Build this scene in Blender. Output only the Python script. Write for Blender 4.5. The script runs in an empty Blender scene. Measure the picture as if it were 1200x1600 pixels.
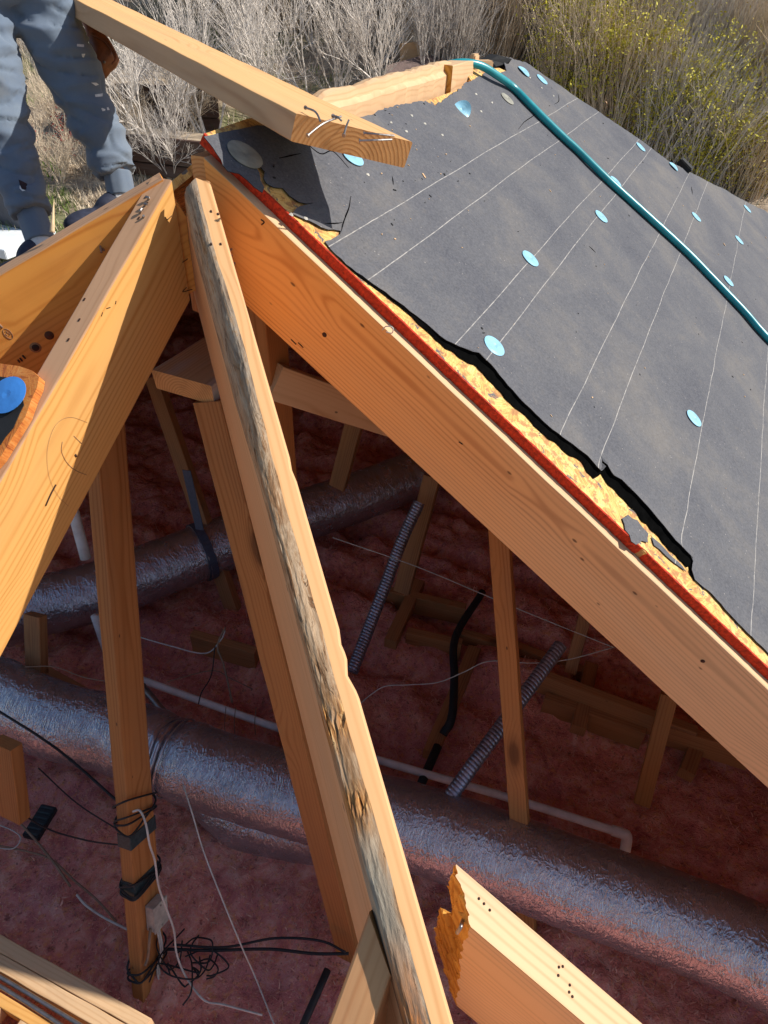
import bpy, bmesh, math, random
from math import sin, cos, tan, radians, pi, sqrt, exp
from mathutils import Vector, Matrix, noise
from mathutils.geometry import delaunay_2d_cdt
random.seed(7)
sc = bpy.context.scene
C = sc.collection
V = Vector
# ------------------------------------------------------------ camera
PITCH, ROLL, AZ, TH, F = radians(38.995), radians(2.316), radians(23.502), radians(33.69), 1074.28
fw = V((0, cos(PITCH), -sin(PITCH))); up0 = V((0, sin(PITCH), cos(PITCH))); rt0 = V((1, 0, 0))
rt = cos(ROLL)*rt0 + sin(ROLL)*up0
up = -sin(ROLL)*rt0 + cos(ROLL)*up0
cam = bpy.data.objects.new('camera', bpy.data.cameras.new('camera')); C.objects.link(cam)
cam.matrix_world = Matrix(((rt.x, up.x, -fw.x, 0), (rt.y, up.y, -fw.y, 0), (rt.z, up.z, -fw.z, 0), (0, 0, 0, 1)))
cam.data.sensor_fit = 'VERTICAL'; cam.data.sensor_height = 24; cam.data.lens = 24*F/1600
cam.data.clip_start = 0.05; cam.data.clip_end = 500
sc.camera = cam
# ------------------------------------------------------------ light
SUN_AZ, SUN_EL = radians(85), radians(40)
w = bpy.data.worlds.new('World'); sc.world = w; w.use_nodes = True
nt = w.node_tree; nt.nodes.clear()
sky = nt.nodes.new('ShaderNodeTexSky'); sky.sky_type = 'NISHITA'; sky.sun_disc = False
sky.sun_elevation = SUN_EL; sky.sun_rotation = SUN_AZ; sky.air_density = 1.0; sky.dust_density = 0.6
bg = nt.nodes.new('ShaderNodeBackground'); bg.inputs['Strength'].default_value = 0.10
wo = nt.nodes.new('ShaderNodeOutputWorld')
nt.links.new(sky.outputs[0], bg.inputs[0]); nt.links.new(bg.outputs[0], wo.inputs[0])
sl = bpy.data.lights.new('sun', 'SUN'); sl.energy = 4.7; sl.angle = radians(0.5); sl.color = (1.0, 0.94, 0.85)
so = bpy.data.objects.new('sun', sl); C.objects.link(so)
sdir = V((sin(SUN_AZ)*cos(SUN_EL), cos(SUN_AZ)*cos(SUN_EL), sin(SUN_EL)))
so.rotation_euler = sdir.to_track_quat('Z', 'Y').to_euler()
sc.view_settings.view_transform = 'Standard'; sc.view_settings.look = 'None'
sc.view_settings.exposure = 0.32; sc.view_settings.gamma = 1.0
# ------------------------------------------------------------ geometry of the place
Z = V((0, 0, 1))
e = V((sin(AZ), cos(AZ), 0))                 # along the ridge
n = V((cos(AZ), -sin(AZ), 0))                # towards the right-hand eave
def ray(x, y): return rt*((x-600)/F) + up*((800-y)/F) + fw
def PD(x, y, D): return ray(x, y)*D
def hit(x, y, P, N):
    d = ray(x, y); return d*(P.dot(N)/d.dot(N))
def PZ(x, y, zz): return hit(x, y, V((0, 0, zz)), Z)
P0 = ray(318, 246)*1.22                      # front end of the ridge
Rd = (n - tan(TH)*Z).normalized(); NR = e.cross(Rd); NR = NR if NR.z > 0 else -NR
Ad = (-e - tan(TH)*Z).normalized(); NA = n.cross(Ad); NA = NA if NA.z > 0 else -NA
Ld = (-n - tan(TH)*Z).normalized(); NL = e.cross(Ld); NL = NL if NL.z > 0 else -NL
Hd = (n - e - tan(TH)*Z).normalized(); Bd = (-n - e - tan(TH)*Z).normalized()
FLOOR = -2.72; GROUND = -5.2
def uv(x, y, off=.02):
    q = hit(x, y, P0 + NR*off, NR) - P0
    return (q.dot(e), q.dot(Rd))
# ------------------------------------------------------------ object helpers
def tag(o, label=None, cat=None, group=None, kind=None):
    if label: o['label'] = label
    if cat: o['category'] = cat
    if group: o['group'] = group
    if kind: o['kind'] = kind
    return o
def empty(name, loc, label=None, cat=None, group=None):
    o = bpy.data.objects.new(name, None); C.objects.link(o); o.location = loc; o.empty_display_size = .05
    return tag(o, label, cat, group)
def link(name, me, mat, parent=None, M=None, smooth=False):
    mats = mat if isinstance(mat, (list, tuple)) else [mat]
    for m_ in mats: me.materials.append(m_)
    o = bpy.data.objects.new(name, me); C.objects.link(o)
    if smooth:
        me.polygons.foreach_set('use_smooth', [True]*len(me.polygons))
    if M is not None: o.matrix_world = M
    if parent is not None:
        o.parent = parent
        PM[parent.name] = PM.get(parent.name) or parent.matrix_basis.copy()
        o.matrix_parent_inverse = worldm(parent).inverted()
    return o
PM = {}
def worldm(o):
    m_ = o.matrix_basis.copy()
    if o.parent: m_ = worldm(o.parent) @ o.matrix_parent_inverse @ m_
    return m_
def frame(o, x, y, zc):
    return Matrix(((x.x, y.x, zc.x, o.x), (x.y, y.y, zc.y, o.y), (x.z, y.z, zc.z, o.z), (0, 0, 0, 1)))
def mesh(name, vs, fs, mi=None):
    me = bpy.data.meshes.new(name); me.from_pydata([tuple(v) for v in vs], [], fs)
    me.update()
    return me
def nz(*a): return noise.noise(V(a))
# ------------------------------------------------------------ materials
def newmat(name):
    m = bpy.data.materials.new(name); m.use_nodes = True
    t = m.node_tree; b = t.nodes['Principled BSDF']
    return m, t, b
class NB:
    def __init__(s, t): s.t = t
    def n(s, ty, **k):
        x = s.t.nodes.new(ty)
        for a, b in k.items():
            if a.startswith('i_'): x.inputs[int(a[2:]) if a[2:].isdigit() else a[2:]].default_value = b
            else: setattr(x, a, b)
        return x
    def l(s, a, b): s.t.links.new(a, b)
    def val(s, x, inp):
        if isinstance(x, (int, float)): inp.default_value = x
        else: s.l(x, inp)
    def math(s, op, a, b=0.0, c=0.0, clamp=False):
        x = s.n('ShaderNodeMath', operation=op, use_clamp=clamp)
        s.val(a, x.inputs[0]); s.val(b, x.inputs[1]); s.val(c, x.inputs[2]); return x.outputs[0]
    def vmul(s, v, k):
        x = s.n('ShaderNodeVectorMath', operation='MULTIPLY'); s.l(v, x.inputs[0]); x.inputs[1].default_value = k; return x.outputs[0]
    def vadd(s, v, k):
        x = s.n('ShaderNodeVectorMath', operation='ADD'); s.l(v, x.inputs[0])
        if isinstance(k, tuple): x.inputs[1].default_value = k
        else: s.l(k, x.inputs[1])
        return x.outputs[0]
    def noise(s, v, sc_, det=4, rough=.55, dist=0, out=0):
        x = s.n('ShaderNodeTexNoise'); s.l(v, x.inputs['Vector']); x.inputs['Scale'].default_value = sc_
        x.inputs['Detail'].default_value = det; x.inputs['Roughness'].default_value = rough; x.inputs['Distortion'].default_value = dist
        return x.outputs[out]
    def ramp(s, f, stops, interp='LINEAR'):
        x = s.n('ShaderNodeValToRGB'); s.l(f, x.inputs[0]); r = x.color_ramp; r.interpolation = interp
        while len(r.elements) < len(stops): r.elements.new(.5)
        for el, (p, c) in zip(r.elements, stops):
            el.position = p; el.color = (c, c, c, 1) if isinstance(c, (int, float)) else (*c, 1)
        return x.outputs[0]
    def mix(s, f, a, b, mode='MIX'):
        x = s.n('ShaderNodeMix', data_type='RGBA', blend_type=mode)
        s.val(f, x.inputs[0])
        for q, i in ((a, 6), (b, 7)):
            if isinstance(q, tuple): x.inputs[i].default_value = (*q[:3], 1)
            else: s.l(q, x.inputs[i])
        return x.outputs[2]
    def bump(s, h, b, st=.5, dist=.01):
        x = s.n('ShaderNodeBump'); s.l(h, x.inputs['Height']); x.inputs['Strength'].default_value = st; x.inputs['Distance'].default_value = dist
        s.l(x.outputs[0], b.inputs['Normal']); return x
def objvec(B):
    tc = B.n('ShaderNodeTexCoord'); oi = B.n('ShaderNodeObjectInfo')
    r = B.math('MULTIPLY', oi.outputs['Random'], 37.0)
    cb = B.n('ShaderNodeCombineXYZ'); B.l(r, cb.inputs[0]); B.l(r, cb.inputs[1]); B.l(r, cb.inputs[2])
    return tc.outputs['Object'], cb.outputs[0]
def wood(name, c1, c2, knot=(.10, .035, .012), ring=170, grime=.25, grey=(.22, .2, .18), rough=.65, contrast=1.0, knots=True, gsc=3.0, pale=None):
    m, t, b = newmat(name); B = NB(t)
    ob, rnd = objvec(B)
    v0 = ob
    vs = B.vadd(B.vmul(v0, (.9, 5, 5)), rnd)
    warp = B.noise(vs, 1.1, 3, .5)
    sep = B.n('ShaderNodeSeparateXYZ'); B.l(v0, sep.inputs[0])
    # knots
    kv = B.vadd(B.vmul(v0, (3.2, 8, 8)), rnd)
    vo = B.n('ShaderNodeTexVoronoi'); B.l(kv, vo.inputs['Vector']); vo.inputs['Scale'].default_value = .8; vo.inputs['Randomness'].default_value = 1
    kd = vo.outputs['Distance']
    kn = B.math('MULTIPLY', B.math('SUBTRACT', .34, kd, clamp=True), .07 if knots else 0.0)
    yy = B.math('ADD', sep.outputs[1], .045); zz = B.math('ADD', sep.outputs[2], .05)
    r = B.math('SQRT', B.math('ADD', B.math('MULTIPLY', yy, yy), B.math('MULTIPLY', zz, zz)))
    r2 = B.math('ADD', B.math('ADD', r, B.math('MULTIPLY', warp, .034)), kn)
    s1 = B.math('MULTIPLY_ADD', B.math('SINE', B.math('MULTIPLY', r2, ring*6.2)), .5, .5)
    s1 = B.math('POWER', s1, 3.0)
    s1 = B.math('MULTIPLY', s1, B.ramp(B.noise(B.vadd(B.vmul(v0, (1.2, 22, 22)), rnd), 1.0, 2, .5), [(.3, .25), (.65, 1)]))
    fib = B.noise(B.vadd(B.vmul(v0, (4, 160, 160)), rnd), 1.0, 4, .65)
    fibl = B.noise(B.vadd(B.vmul(v0, (2, 30, 30)), rnd), 1.0, 3, .6)
    g = B.math('MULTIPLY', s1, .75*contrast)
    g = B.math('ADD', g, B.math('MULTIPLY', B.math('SUBTRACT', fib, .5), .55*contrast))
    g = B.math('ADD', g, B.math('MULTIPLY', B.math('SUBTRACT', fibl, .5), .7), clamp=True)
    col = B.mix(g, c1, c2)
    if pale:  # fade along the length paints in warm bounce weakening away from the ridge
        bounce_fade = B.ramp(B.math('ADD', B.math('MULTIPLY', sep.outputs[0], .5), B.math('MULTIPLY', B.math('SUBTRACT', warp, .5), .5)), [(.12, 0), (.62, 1)])
        col = B.mix(bounce_fade, col, B.mix(g, pale, tuple(c*.66 for c in pale)))
    # broad tone drift, smudges
    br = B.noise(B.vadd(B.vmul(v0, (1.6, 9, 9)), rnd), gsc/3, 4, .6)
    col = B.mix(B.math('MULTIPLY', B.ramp(br, [(.48, 0), (.72, 1)]), grime), col, grey)
    if knots:
        kf = B.ramp(kd, [(.0, 1), (.10, .9), (.15, .35), (.24, 0)])
        sel = B.math('GREATER_THAN', B.noise(B.vadd(B.vmul(vo.outputs['Position'], (1, 1, 1)), rnd), 5.3, 0), .56)
        col = B.mix(B.math('MULTIPLY', kf, B.math('MULTIPLY', sel, .85)), col, knot)
    # small dents and nail marks
    v2 = B.n('ShaderNodeTexVoronoi'); B.l(B.vadd(B.vmul(v0, (12, 26, 26)), rnd), v2.inputs['Vector']); v2.inputs['Scale'].default_value = 1.0
    dd = B.ramp(v2.outputs['Distance'], [(.05, 1), (.09, 0)])
    sel2 = B.math('GREATER_THAN', B.noise(B.vadd(v2.outputs['Position'], rnd), 4.1, 0), .62)
    dd = B.math('MULTIPLY', dd, sel2)
    col = B.mix(B.math('MULTIPLY', dd, .75), col, (.05, .025, .015))
    B.l(col, b.inputs['Base Color'])
    b.inputs['Roughness'].default_value = rough
    b.inputs['Specular IOR Level'].default_value = .25
    h = B.math('ADD', B.math('MULTIPLY', fib, .6), B.math('MULTIPLY', s1, .25))
    h = B.math('SUBTRACT', h, B.math('MULTIPLY', dd, 1.5))
    B.bump(h, b, .5, .0006)
    return m
def plain(name, col, rough=.6, metal=0, nscale=40, var=.25, bump=.3, bdist=.001, spec=.4, vec='Object', stretch=(1, 1, 1)):
    m, t, b = newmat(name); B = NB(t)
    tc = B.n('ShaderNodeTexCoord'); v = B.vmul(tc.outputs[vec], stretch)
    nn = B.noise(v, nscale, 5, .6)
    dark = tuple(c*(1-var) for c in col); lite = tuple(min(1, c*(1+var)) for c in col)
    B.l(B.ramp(nn, [(.3, dark), (.7, lite)]), b.inputs['Base Color'])
    b.inputs['Roughness'].default_value = rough; b.inputs['Metallic'].default_value = metal; b.inputs['Specular IOR Level'].default_value = spec
    if bump: B.bump(nn, b, bump, bdist)
    return m
W_R = wood('rafter_fir', (.82, .37, .10), (.54, .18, .035), ring=120, grime=.12, pale=(.74, .47, .26))  # pale tone carries the painted bounce fall-off down the rafter
W_A = wood('jack_fir', (.70, .375, .115), (.53, .23, .05), ring=140, grime=.10)
W_AT = wood('weathered_top', (.52, .30, .17), (.38, .20, .10), ring=110, grime=.4, grey=(.30, .20, .14))
W_B = wood('hip_fir', (.74, .31, .06), (.54, .17, .025), ring=120, grime=.15)
W_PALE = wood('pale_fir', (.66, .44, .25), (.52, .30, .15), ring=120, grime=.15)
W_LOOSE = wood('loose_fir', (.60, .38, .22), (.44, .24, .12), ring=130, grime=.3, grey=(.3, .25, .22))
W_PLATE = wood('plate_fir', (.52, .27, .12), (.36, .16, .06), ring=120, grime=.8, grey=(.36, .34, .32))
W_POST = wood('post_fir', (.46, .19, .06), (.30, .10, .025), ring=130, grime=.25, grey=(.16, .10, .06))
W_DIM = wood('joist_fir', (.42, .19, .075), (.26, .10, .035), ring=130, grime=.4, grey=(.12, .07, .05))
W_HIP = wood('hip_side', (.62, .37, .20), (.50, .25, .11), ring=120, grime=.15)
W_HIPT = wood('hip_top', (.70, .40, .18), (.56, .27, .10), ring=100, grime=.1)
def endgrain(name, c1, c2, cy=0, cz=-.06, freq=900):
    m, t, b = newmat(name); B = NB(t)
    ob, rnd = objvec(B)
    wv = B.noise(B.vadd(ob, rnd), 30, 3)
    sep = B.n('ShaderNodeSeparateXYZ'); B.l(ob, sep.inputs[0])
    yy = B.math('SUBTRACT', sep.outputs[1], cy); zz = B.math('SUBTRACT', sep.outputs[2], cz)
    r = B.math('ADD', B.math('SQRT', B.math('ADD', B.math('MULTIPLY', yy, yy), B.math('MULTIPLY', zz, zz))), B.math('MULTIPLY', wv, .006))
    s = B.math('POWER', B.math('MULTIPLY_ADD', B.math('SINE', B.math('MULTIPLY', r, freq)), .5, .5), 2)
    f2 = B.noise(B.vadd(ob, rnd), 400, 3)
    col = B.mix(B.math('ADD', B.math('MULTIPLY', s, .7), B.math('MULTIPLY', f2, .3)), c1, c2)
    col = B.mix(B.math('MULTIPLY', B.ramp(B.noise(B.vadd(ob, rnd), 18, 3), [(.5, 0), (.75, 1)]), .4), col, (.15, .06, .02))
    B.l(col, b.inputs['Base Color']); b.inputs['Roughness'].default_value = .8; b.inputs['Specular IOR Level'].default_value = .15
    B.bump(B.math('ADD', s, f2), b, .4, .0005)
    return m
W_END = endgrain('end_grain', (.68, .37, .15), (.50, .23, .08))
W_ENDO = endgrain('end_grain_orange', (.74, .40, .09), (.48, .20, .035), cy=.0, cz=-.03, freq=420)
def wane_mat():
    m, t, b = newmat('weathered_wane'); B = NB(t)
    ob, rnd = objvec(B)
    n1 = B.noise(B.vmul(ob, (11, 70, 70)), 1, 6, .75, .5)
    n2 = B.noise(B.vmul(ob, (30, 160, 160)), 1, 5, .7)
    col = B.ramp(n1, [(.36, (.12, .08, .055)), (.44, (.26, .20, .15)), (.53, (.38, .32, .25)), (.58, (.42, .27, .15)), (.68, (.20, .11, .05))])
    # position down the length: grey near the ridge, browner in the middle, dark and orange at the foot
    sep = B.n('ShaderNodeSeparateXYZ'); B.l(ob, sep.inputs[0]); x = sep.outputs[0]
    mid = B.ramp(B.math('MULTIPLY', x, .5), [(.0, .3), (.10, .45), (.20, .2), (.28, .9), (.52, .9), (.57, .3)])
    tan_ = B.ramp(n1, [(.36, (.24, .13, .06)), (.45, (.44, .29, .17)), (.53, (.52, .37, .235)), (.59, (.36, .20, .10)), (.68, (.16, .08, .04))])
    col = B.mix(mid, col, tan_)
    pit = B.ramp(B.noise(B.vmul(ob, (16, 70, 70)), 1, 5, .75, 1.0), [(.60, 0), (.66, 1)])
    pit = B.math('MULTIPLY', pit, B.math('MULTIPLY_ADD', mid, .6, .45))
    col = B.mix(B.math('MULTIPLY', pit, .8), col, (.16, .065, .025))
    xh = B.math('MULTIPLY', x, .5)
    rotm = B.math('MAXIMUM', B.ramp(xh, [(.455, 0), (.468, 1), (.482, 1), (.497, 0)]), B.ramp(xh, [(.508, 0), (.518, 1), (.530, 1), (.542, 0)]))
    rotm = B.math('MULTIPLY', rotm, B.ramp(B.noise(B.vmul(ob, (14, 60, 60)), 1, 3, .6), [(.40, 0), (.52, 1)]))
    col = B.mix(rotm, col, B.ramp(B.noise(B.vmul(ob, (25, 420, 420)), 1, 3, .6), [(.38, (.13, .045, .015)), (.52, (.50, .22, .06)), (.65, (.78, .50, .22))]))
    foot = B.ramp(B.math('MULTIPLY', x, .5), [(.585, 0), (.63, 1)])
    orange = B.ramp(B.math('MULTIPLY', B.math('SUBTRACT', B.math('ABSOLUTE', sep.outputs[1]), .024), 45), [(.0, 0), (.35, 1)])
    gpatch = B.math('MULTIPLY', B.ramp(B.math('MULTIPLY', x, .5), [(.535, 0), (.56, 1), (.59, 1), (.61, 0)]), orange)
    col = B.mix(B.math('MULTIPLY', gpatch, .8), col, (.36, .33, .26))
    col = B.mix(B.math('MULTIPLY', B.math('MULTIPLY', foot, orange), .9), col, (.50, .17, .035))
    col = B.mix(B.math('MULTIPLY', foot, B.ramp(n2, [(.42, 0), (.58, .85)])), col, (.10, .085, .07))
    pb = B.ramp(B.noise(B.vmul(ob, (9, 45, 45)), 1, 5, .75, .8), [(.47, 0), (.56, 1)])
    col = B.mix(B.math('MULTIPLY', pb, .5), col, B.mix(mid, (.15, .125, .10), (.23, .125, .06)))
    B.l(col, b.inputs['Base Color']); b.inputs['Roughness'].default_value = .85; b.inputs['Specular IOR Level'].default_value = .12
    h = B.math('SUBTRACT', B.math('ADD', B.math('MULTIPLY', n1, 1.0), B.math('MULTIPLY', n2, .4)), B.math('MULTIPLY', pit, 1.2))
    B.bump(h, b, .8, .0022)
    return m
W_WANE = wane_mat()
def felt_mat():
    m, t, b = newmat('asphalt_felt'); B = NB(t)
    tc = B.n('ShaderNodeTexCoord'); ob = tc.outputs['Object']
    big = B.noise(ob, 3.2, 6, .68, .3); fine = B.ramp(B.noise(ob, 190, 3, .75), [(.35, 0), (.68, 1)]); mid = B.noise(ob, 45, 5, .65)
    col = B.ramp(big, [(.30, (.056, .059, .074)), (.5, (.086, .087, .097)), (.68, (.136, .125, .116))])
    col = B.mix(B.math('MULTIPLY', fine, .40), col, B.mix(.5, col, (.30, .30, .32)))
    col = B.mix(B.ramp(mid, [(.55, 0), (.8, .35)]), col, (.20, .175, .15))
    spk = B.n('ShaderNodeTexVoronoi'); B.l(ob, spk.inputs['Vector']); spk.inputs['Scale'].default_value = 75
    sp = B.ramp(spk.outputs['Distance'], [(.07, 1), (.10, 0)])
    sel = B.math('GREATER_THAN', B.noise(spk.outputs['Position'], 30, 0), .60)
    col = B.mix(B.math('MULTIPLY', sp, B.math('MULTIPLY', sel, .55)), col, (.55, .5, .45))
    sp2 = B.math('MULTIPLY', sp, B.math('LESS_THAN', B.noise(spk.outputs['Position'], 30, 0), .42))
    col = B.mix(B.math('MULTIPLY', sp2, .8), col, (.03, .03, .035))
    # printed chalk lines, parallel to the eave
    sep = B.n('ShaderNodeSeparateXYZ'); B.l(ob, sep.inputs[0])
    wob = B.math('MULTIPLY', B.math('SUBTRACT', B.noise(B.vmul(ob, (1.5, .2, 0)), 1.0, 2), .5), .016)
    y = B.math('ADD', sep.outputs[1], wob)
    tot = None
    for dn in LINES:
        d = B.math('ABSOLUTE', B.math('SUBTRACT', y, dn))
        k = B.math('LESS_THAN', d, .0009)
        tot = k if tot is None else B.math('MAXIMUM', tot, k)
    br = B.ramp(B.noise(ob, 60, 3), [(.35, .25), (.6, .75)])
    col = B.mix(B.math('MULTIPLY', tot, br), col, (.50, .47, .43))
    B.l(col, b.inputs['Base Color']); b.inputs['Roughness'].default_value = .82; b.inputs['Specular IOR Level'].default_value = .3
    B.bump(B.math('ADD', B.math('MULTIPLY', fine, .25), mid), b, .35, .0008)
    return m
LINES = [.262, .353, .550, .615, .820, .922, 1.160, 1.375, 1.62, 1.72, 1.95, 2.2, 2.3]
FELT = felt_mat()
FELT_BLACK = plain('felt_underside', (.012, .012, .013), .7, nscale=60, bump=.5, bdist=.002)
SHADE_CRACK = plain('shade_and_crack_black', (.004, .004, .004), 1.0, nscale=60, var=.3, bump=0, spec=0)  # painted shade below the felt edge, and the black of the cracks
def osb_mat(name='oriented_strand', scraps=True, warm=1.0, cols=((.26, .09, .02), (.62, .31, .07), (.76, .46, .13), (.82, .58, .24))):
    m, t, b = newmat(name); B = NB(t)
    tc = B.n('ShaderNodeTexCoord'); ob = tc.outputs['Object']
    def strands(sc_cell, off, st):
        v1 = B.n('ShaderNodeTexVoronoi'); B.l(B.vadd(B.vmul(ob, (1, 1, .2)), off), v1.inputs['Vector']); v1.inputs['Scale'].default_value = sc_cell
        sp = B.n('ShaderNodeSeparateColor'); B.l(v1.outputs['Color'], sp.inputs[0])
        rv = B.n('ShaderNodeVectorRotate', rotation_type='Z_AXIS'); B.l(B.vadd(ob, off), rv.inputs['Vector']); B.l(B.math('MULTIPLY', sp.outputs[0], 3.14), rv.inputs['Angle'])
        return B.noise(B.vmul(rv.outputs[0], st), 1, 4, .7), sp.outputs[1], v1.outputs['Distance']
    n1_, c1_, d1_ = strands(34, (.3, .1, 0), (35, 330, 30)); n2_, c2_, d2_ = strands(70, (.7, .9, 0), (60, 520, 50))
    f = B.math('ADD', B.math('MULTIPLY', n1_, .62), B.math('MULTIPLY_ADD', n2_, .25, B.math('MULTIPLY', c1_, .13)))
    col = B.ramp(f, [(.34, cols[0]), (.42, cols[1]), (.51, cols[2]), (.66, cols[3])])
    if scraps:
        sn = B.noise(B.vmul(ob, (1, .8, 1)), 38, 5, .6, .6)
        col = B.mix(B.ramp(sn, [(.60, 0), (.615, 1)]), col, (.11, .105, .105))
        rn = B.noise(ob, 60, 4, .6)
        col = B.mix(B.ramp(rn, [(.51, 0), (.60, .8)]), col, (.36, .15, .05))
    B.l(col, b.inputs['Base Color']); b.inputs['Roughness'].default_value = .7
    B.bump(B.math('ADD', f, B.noise(ob, 200, 4)), b, .6, .0008)
    return m
OSB = osb_mat()
RED = plain('red_edge_paint', (.50, .034, .008), .75, nscale=140, var=.45, bump=.9, bdist=.003, spec=.3)
FOIL = None
def foil_mat(name='duct_foil', big=1.0):
    m, t, b = newmat(name); B = NB(t)
    tc = B.n('ShaderNodeTexCoord'); u = tc.outputs['UV']
    w1 = B.vadd(u, B.vmul(B.noise(B.vmul(u, (9, 7, 1)), 1, 3, out=1), (.05, .08, 0)))
    def crease(v, k):
        q = B.noise(v, 1, 2, .5, .2)
        return B.math('POWER', B.math('SUBTRACT', 1.0, B.math('MULTIPLY', B.math('ABSOLUTE', B.math('SUBTRACT', q, .5)), k), clamp=True), 2.0)
    a = crease(B.vmul(w1, (95, 17, 1)), 5.0); a2 = crease(B.vmul(w1, (38, 30, 1)), 6.0); a3 = crease(B.vmul(w1, (150, 55, 1)), 4.0)
    c = B.noise(B.vmul(u, (14, 12, 1)), 1, 4, .6, .5)
    col = B.ramp(c, [(.3, (.44, .42, .45)), (.7, (.60, .57, .61))])
    col = B.mix(B.ramp(B.noise(u, 6, 5, .7), [(.52, 0), (.75, .5)]), col, (.45, .37, .35))
    B.l(col, b.inputs['Base Color']); b.inputs['Metallic'].default_value = .80
    B.l(B.ramp(c, [(.3, .18), (.7, .30)]), b.inputs['Roughness'])
    h = B.math('ADD', B.math('ADD', B.math('MULTIPLY', a, .9), B.math('MULTIPLY', a2, .8)), B.math('ADD', B.math('MULTIPLY', a3, .35), B.math('MULTIPLY', c, .9)))
    B.bump(h, b, .62, .0024)
    return m
FOIL = foil_mat()
FOIL2 = foil_mat('collar_foil')
STEEL = plain('dull_steel', (.38, .37, .37), .45, 1, nscale=60, var=.2, bump=.2)
COIL = plain('spiral_duct', (.30, .29, .36), .4, .8, nscale=30, var=.3, bump=.2)
PVC = plain('white_pvc', (.86, .82, .78), .45, nscale=12, var=.18, bump=.1)
RUBBER = plain('black_rubber', (.016, .016, .018), .6, nscale=50, var=.3)
TAPE = plain('dark_tape', (.03, .05, .055), .45, nscale=90, var=.4, bump=.5)
STRAP = plain('blue_grey_strap', (.07, .08, .12), .6, nscale=60)
CABLEW = plain('white_cable', (.55, .52, .47), .6, nscale=30, var=.2, bump=0)
CABLET = plain('tan_cable', (.26, .17, .11), .7, nscale=30, bump=0)
CABLEB = plain('brown_cable', (.03, .018, .015), .7, nscale=30, bump=0)
CAPM = plain('cap_blue', (.27, .54, .68), .35, nscale=25, var=.22, bump=.2, spec=.5)
CAPD = plain('cap_deep_blue', (.05, .22, .60), .35, nscale=25, var=.15, bump=.2, spec=.5)
CAPG = plain('cap_dusty', (.28, .27, .22), .5, nscale=30, var=.35, bump=.3)
NAIL = plain('nail_steel', (.30, .27, .25), .4, .9, nscale=80, var=.4)
HOSE = plain('teal_hose', (.01, .27, .31), .32, nscale=20, var=.18, bump=.15, spec=.6)
BOXM = plain('junction_metal', (.50, .48, .42), .5, .2, nscale=40, var=.25)
PAINTW = plain('white_sheet', (.78, .82, .84), .5, nscale=4, var=.06, bump=.1)
GREYB = plain('grey_board', (.10, .10, .115), .7, nscale=6, var=.2)
def pink_mat():
    m, t, b = newmat('pink_fibreglass'); B = NB(t)
    tc = B.n('ShaderNodeTexCoord'); ob = tc.outputs['Object']
    big = B.noise(ob, 1.6, 4, .6); mid = B.noise(ob, 14, 6, .7, .5); fine = B.noise(ob, 90, 5, .75, .5); tuft = B.noise(ob, 38, 4, .7, .8)
    col = B.ramp(mid, [(.32, (.46, .10, .085)), (.5, (.80, .28, .21)), (.66, (.92, .48, .37))])
    col = B.mix(B.ramp(big, [(.45, 0), (.65, .5)]), col, (.58, .25, .30))
    col = B.mix(B.ramp(tuft, [(.52, 0), (.66, .75)]), col, (.80, .34, .14))
    col = B.mix(B.ramp(fine, [(.60, 0), (.74, .8)]), col, (.70, .50, .40))
    col = B.mix(B.ramp(B.noise(ob, 24, 5, .7), [(.60, 0), (.72, .7)]), col, (.12, .035, .03))
    col = B.mix(B.ramp(B.noise(ob, 150, 3, .6), [(.60, 0), (.68, .8)]), col, (.85, .55, .40))
    col = B.mix(B.ramp(B.noise(ob, 60, 4, .7), [(.32, .7), (.42, 0)]), col, (.22, .05, .045))
    B.l(col, b.inputs['Base Color']); b.inputs['Roughness'].default_value = 1; b.inputs['Specular IOR Level'].default_value = .05
    B.bump(B.math('ADD', B.math('ADD', mid, B.math('MULTIPLY', tuft, .6)), B.math('MULTIPLY', fine, .4)), b, 1.0, .016)
    return m
PINK = pink_mat()
TUFT = plain('pink_fibre', (.78, .36, .27), 1.0, nscale=14, var=.5, bump=0, spec=.05)
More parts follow.
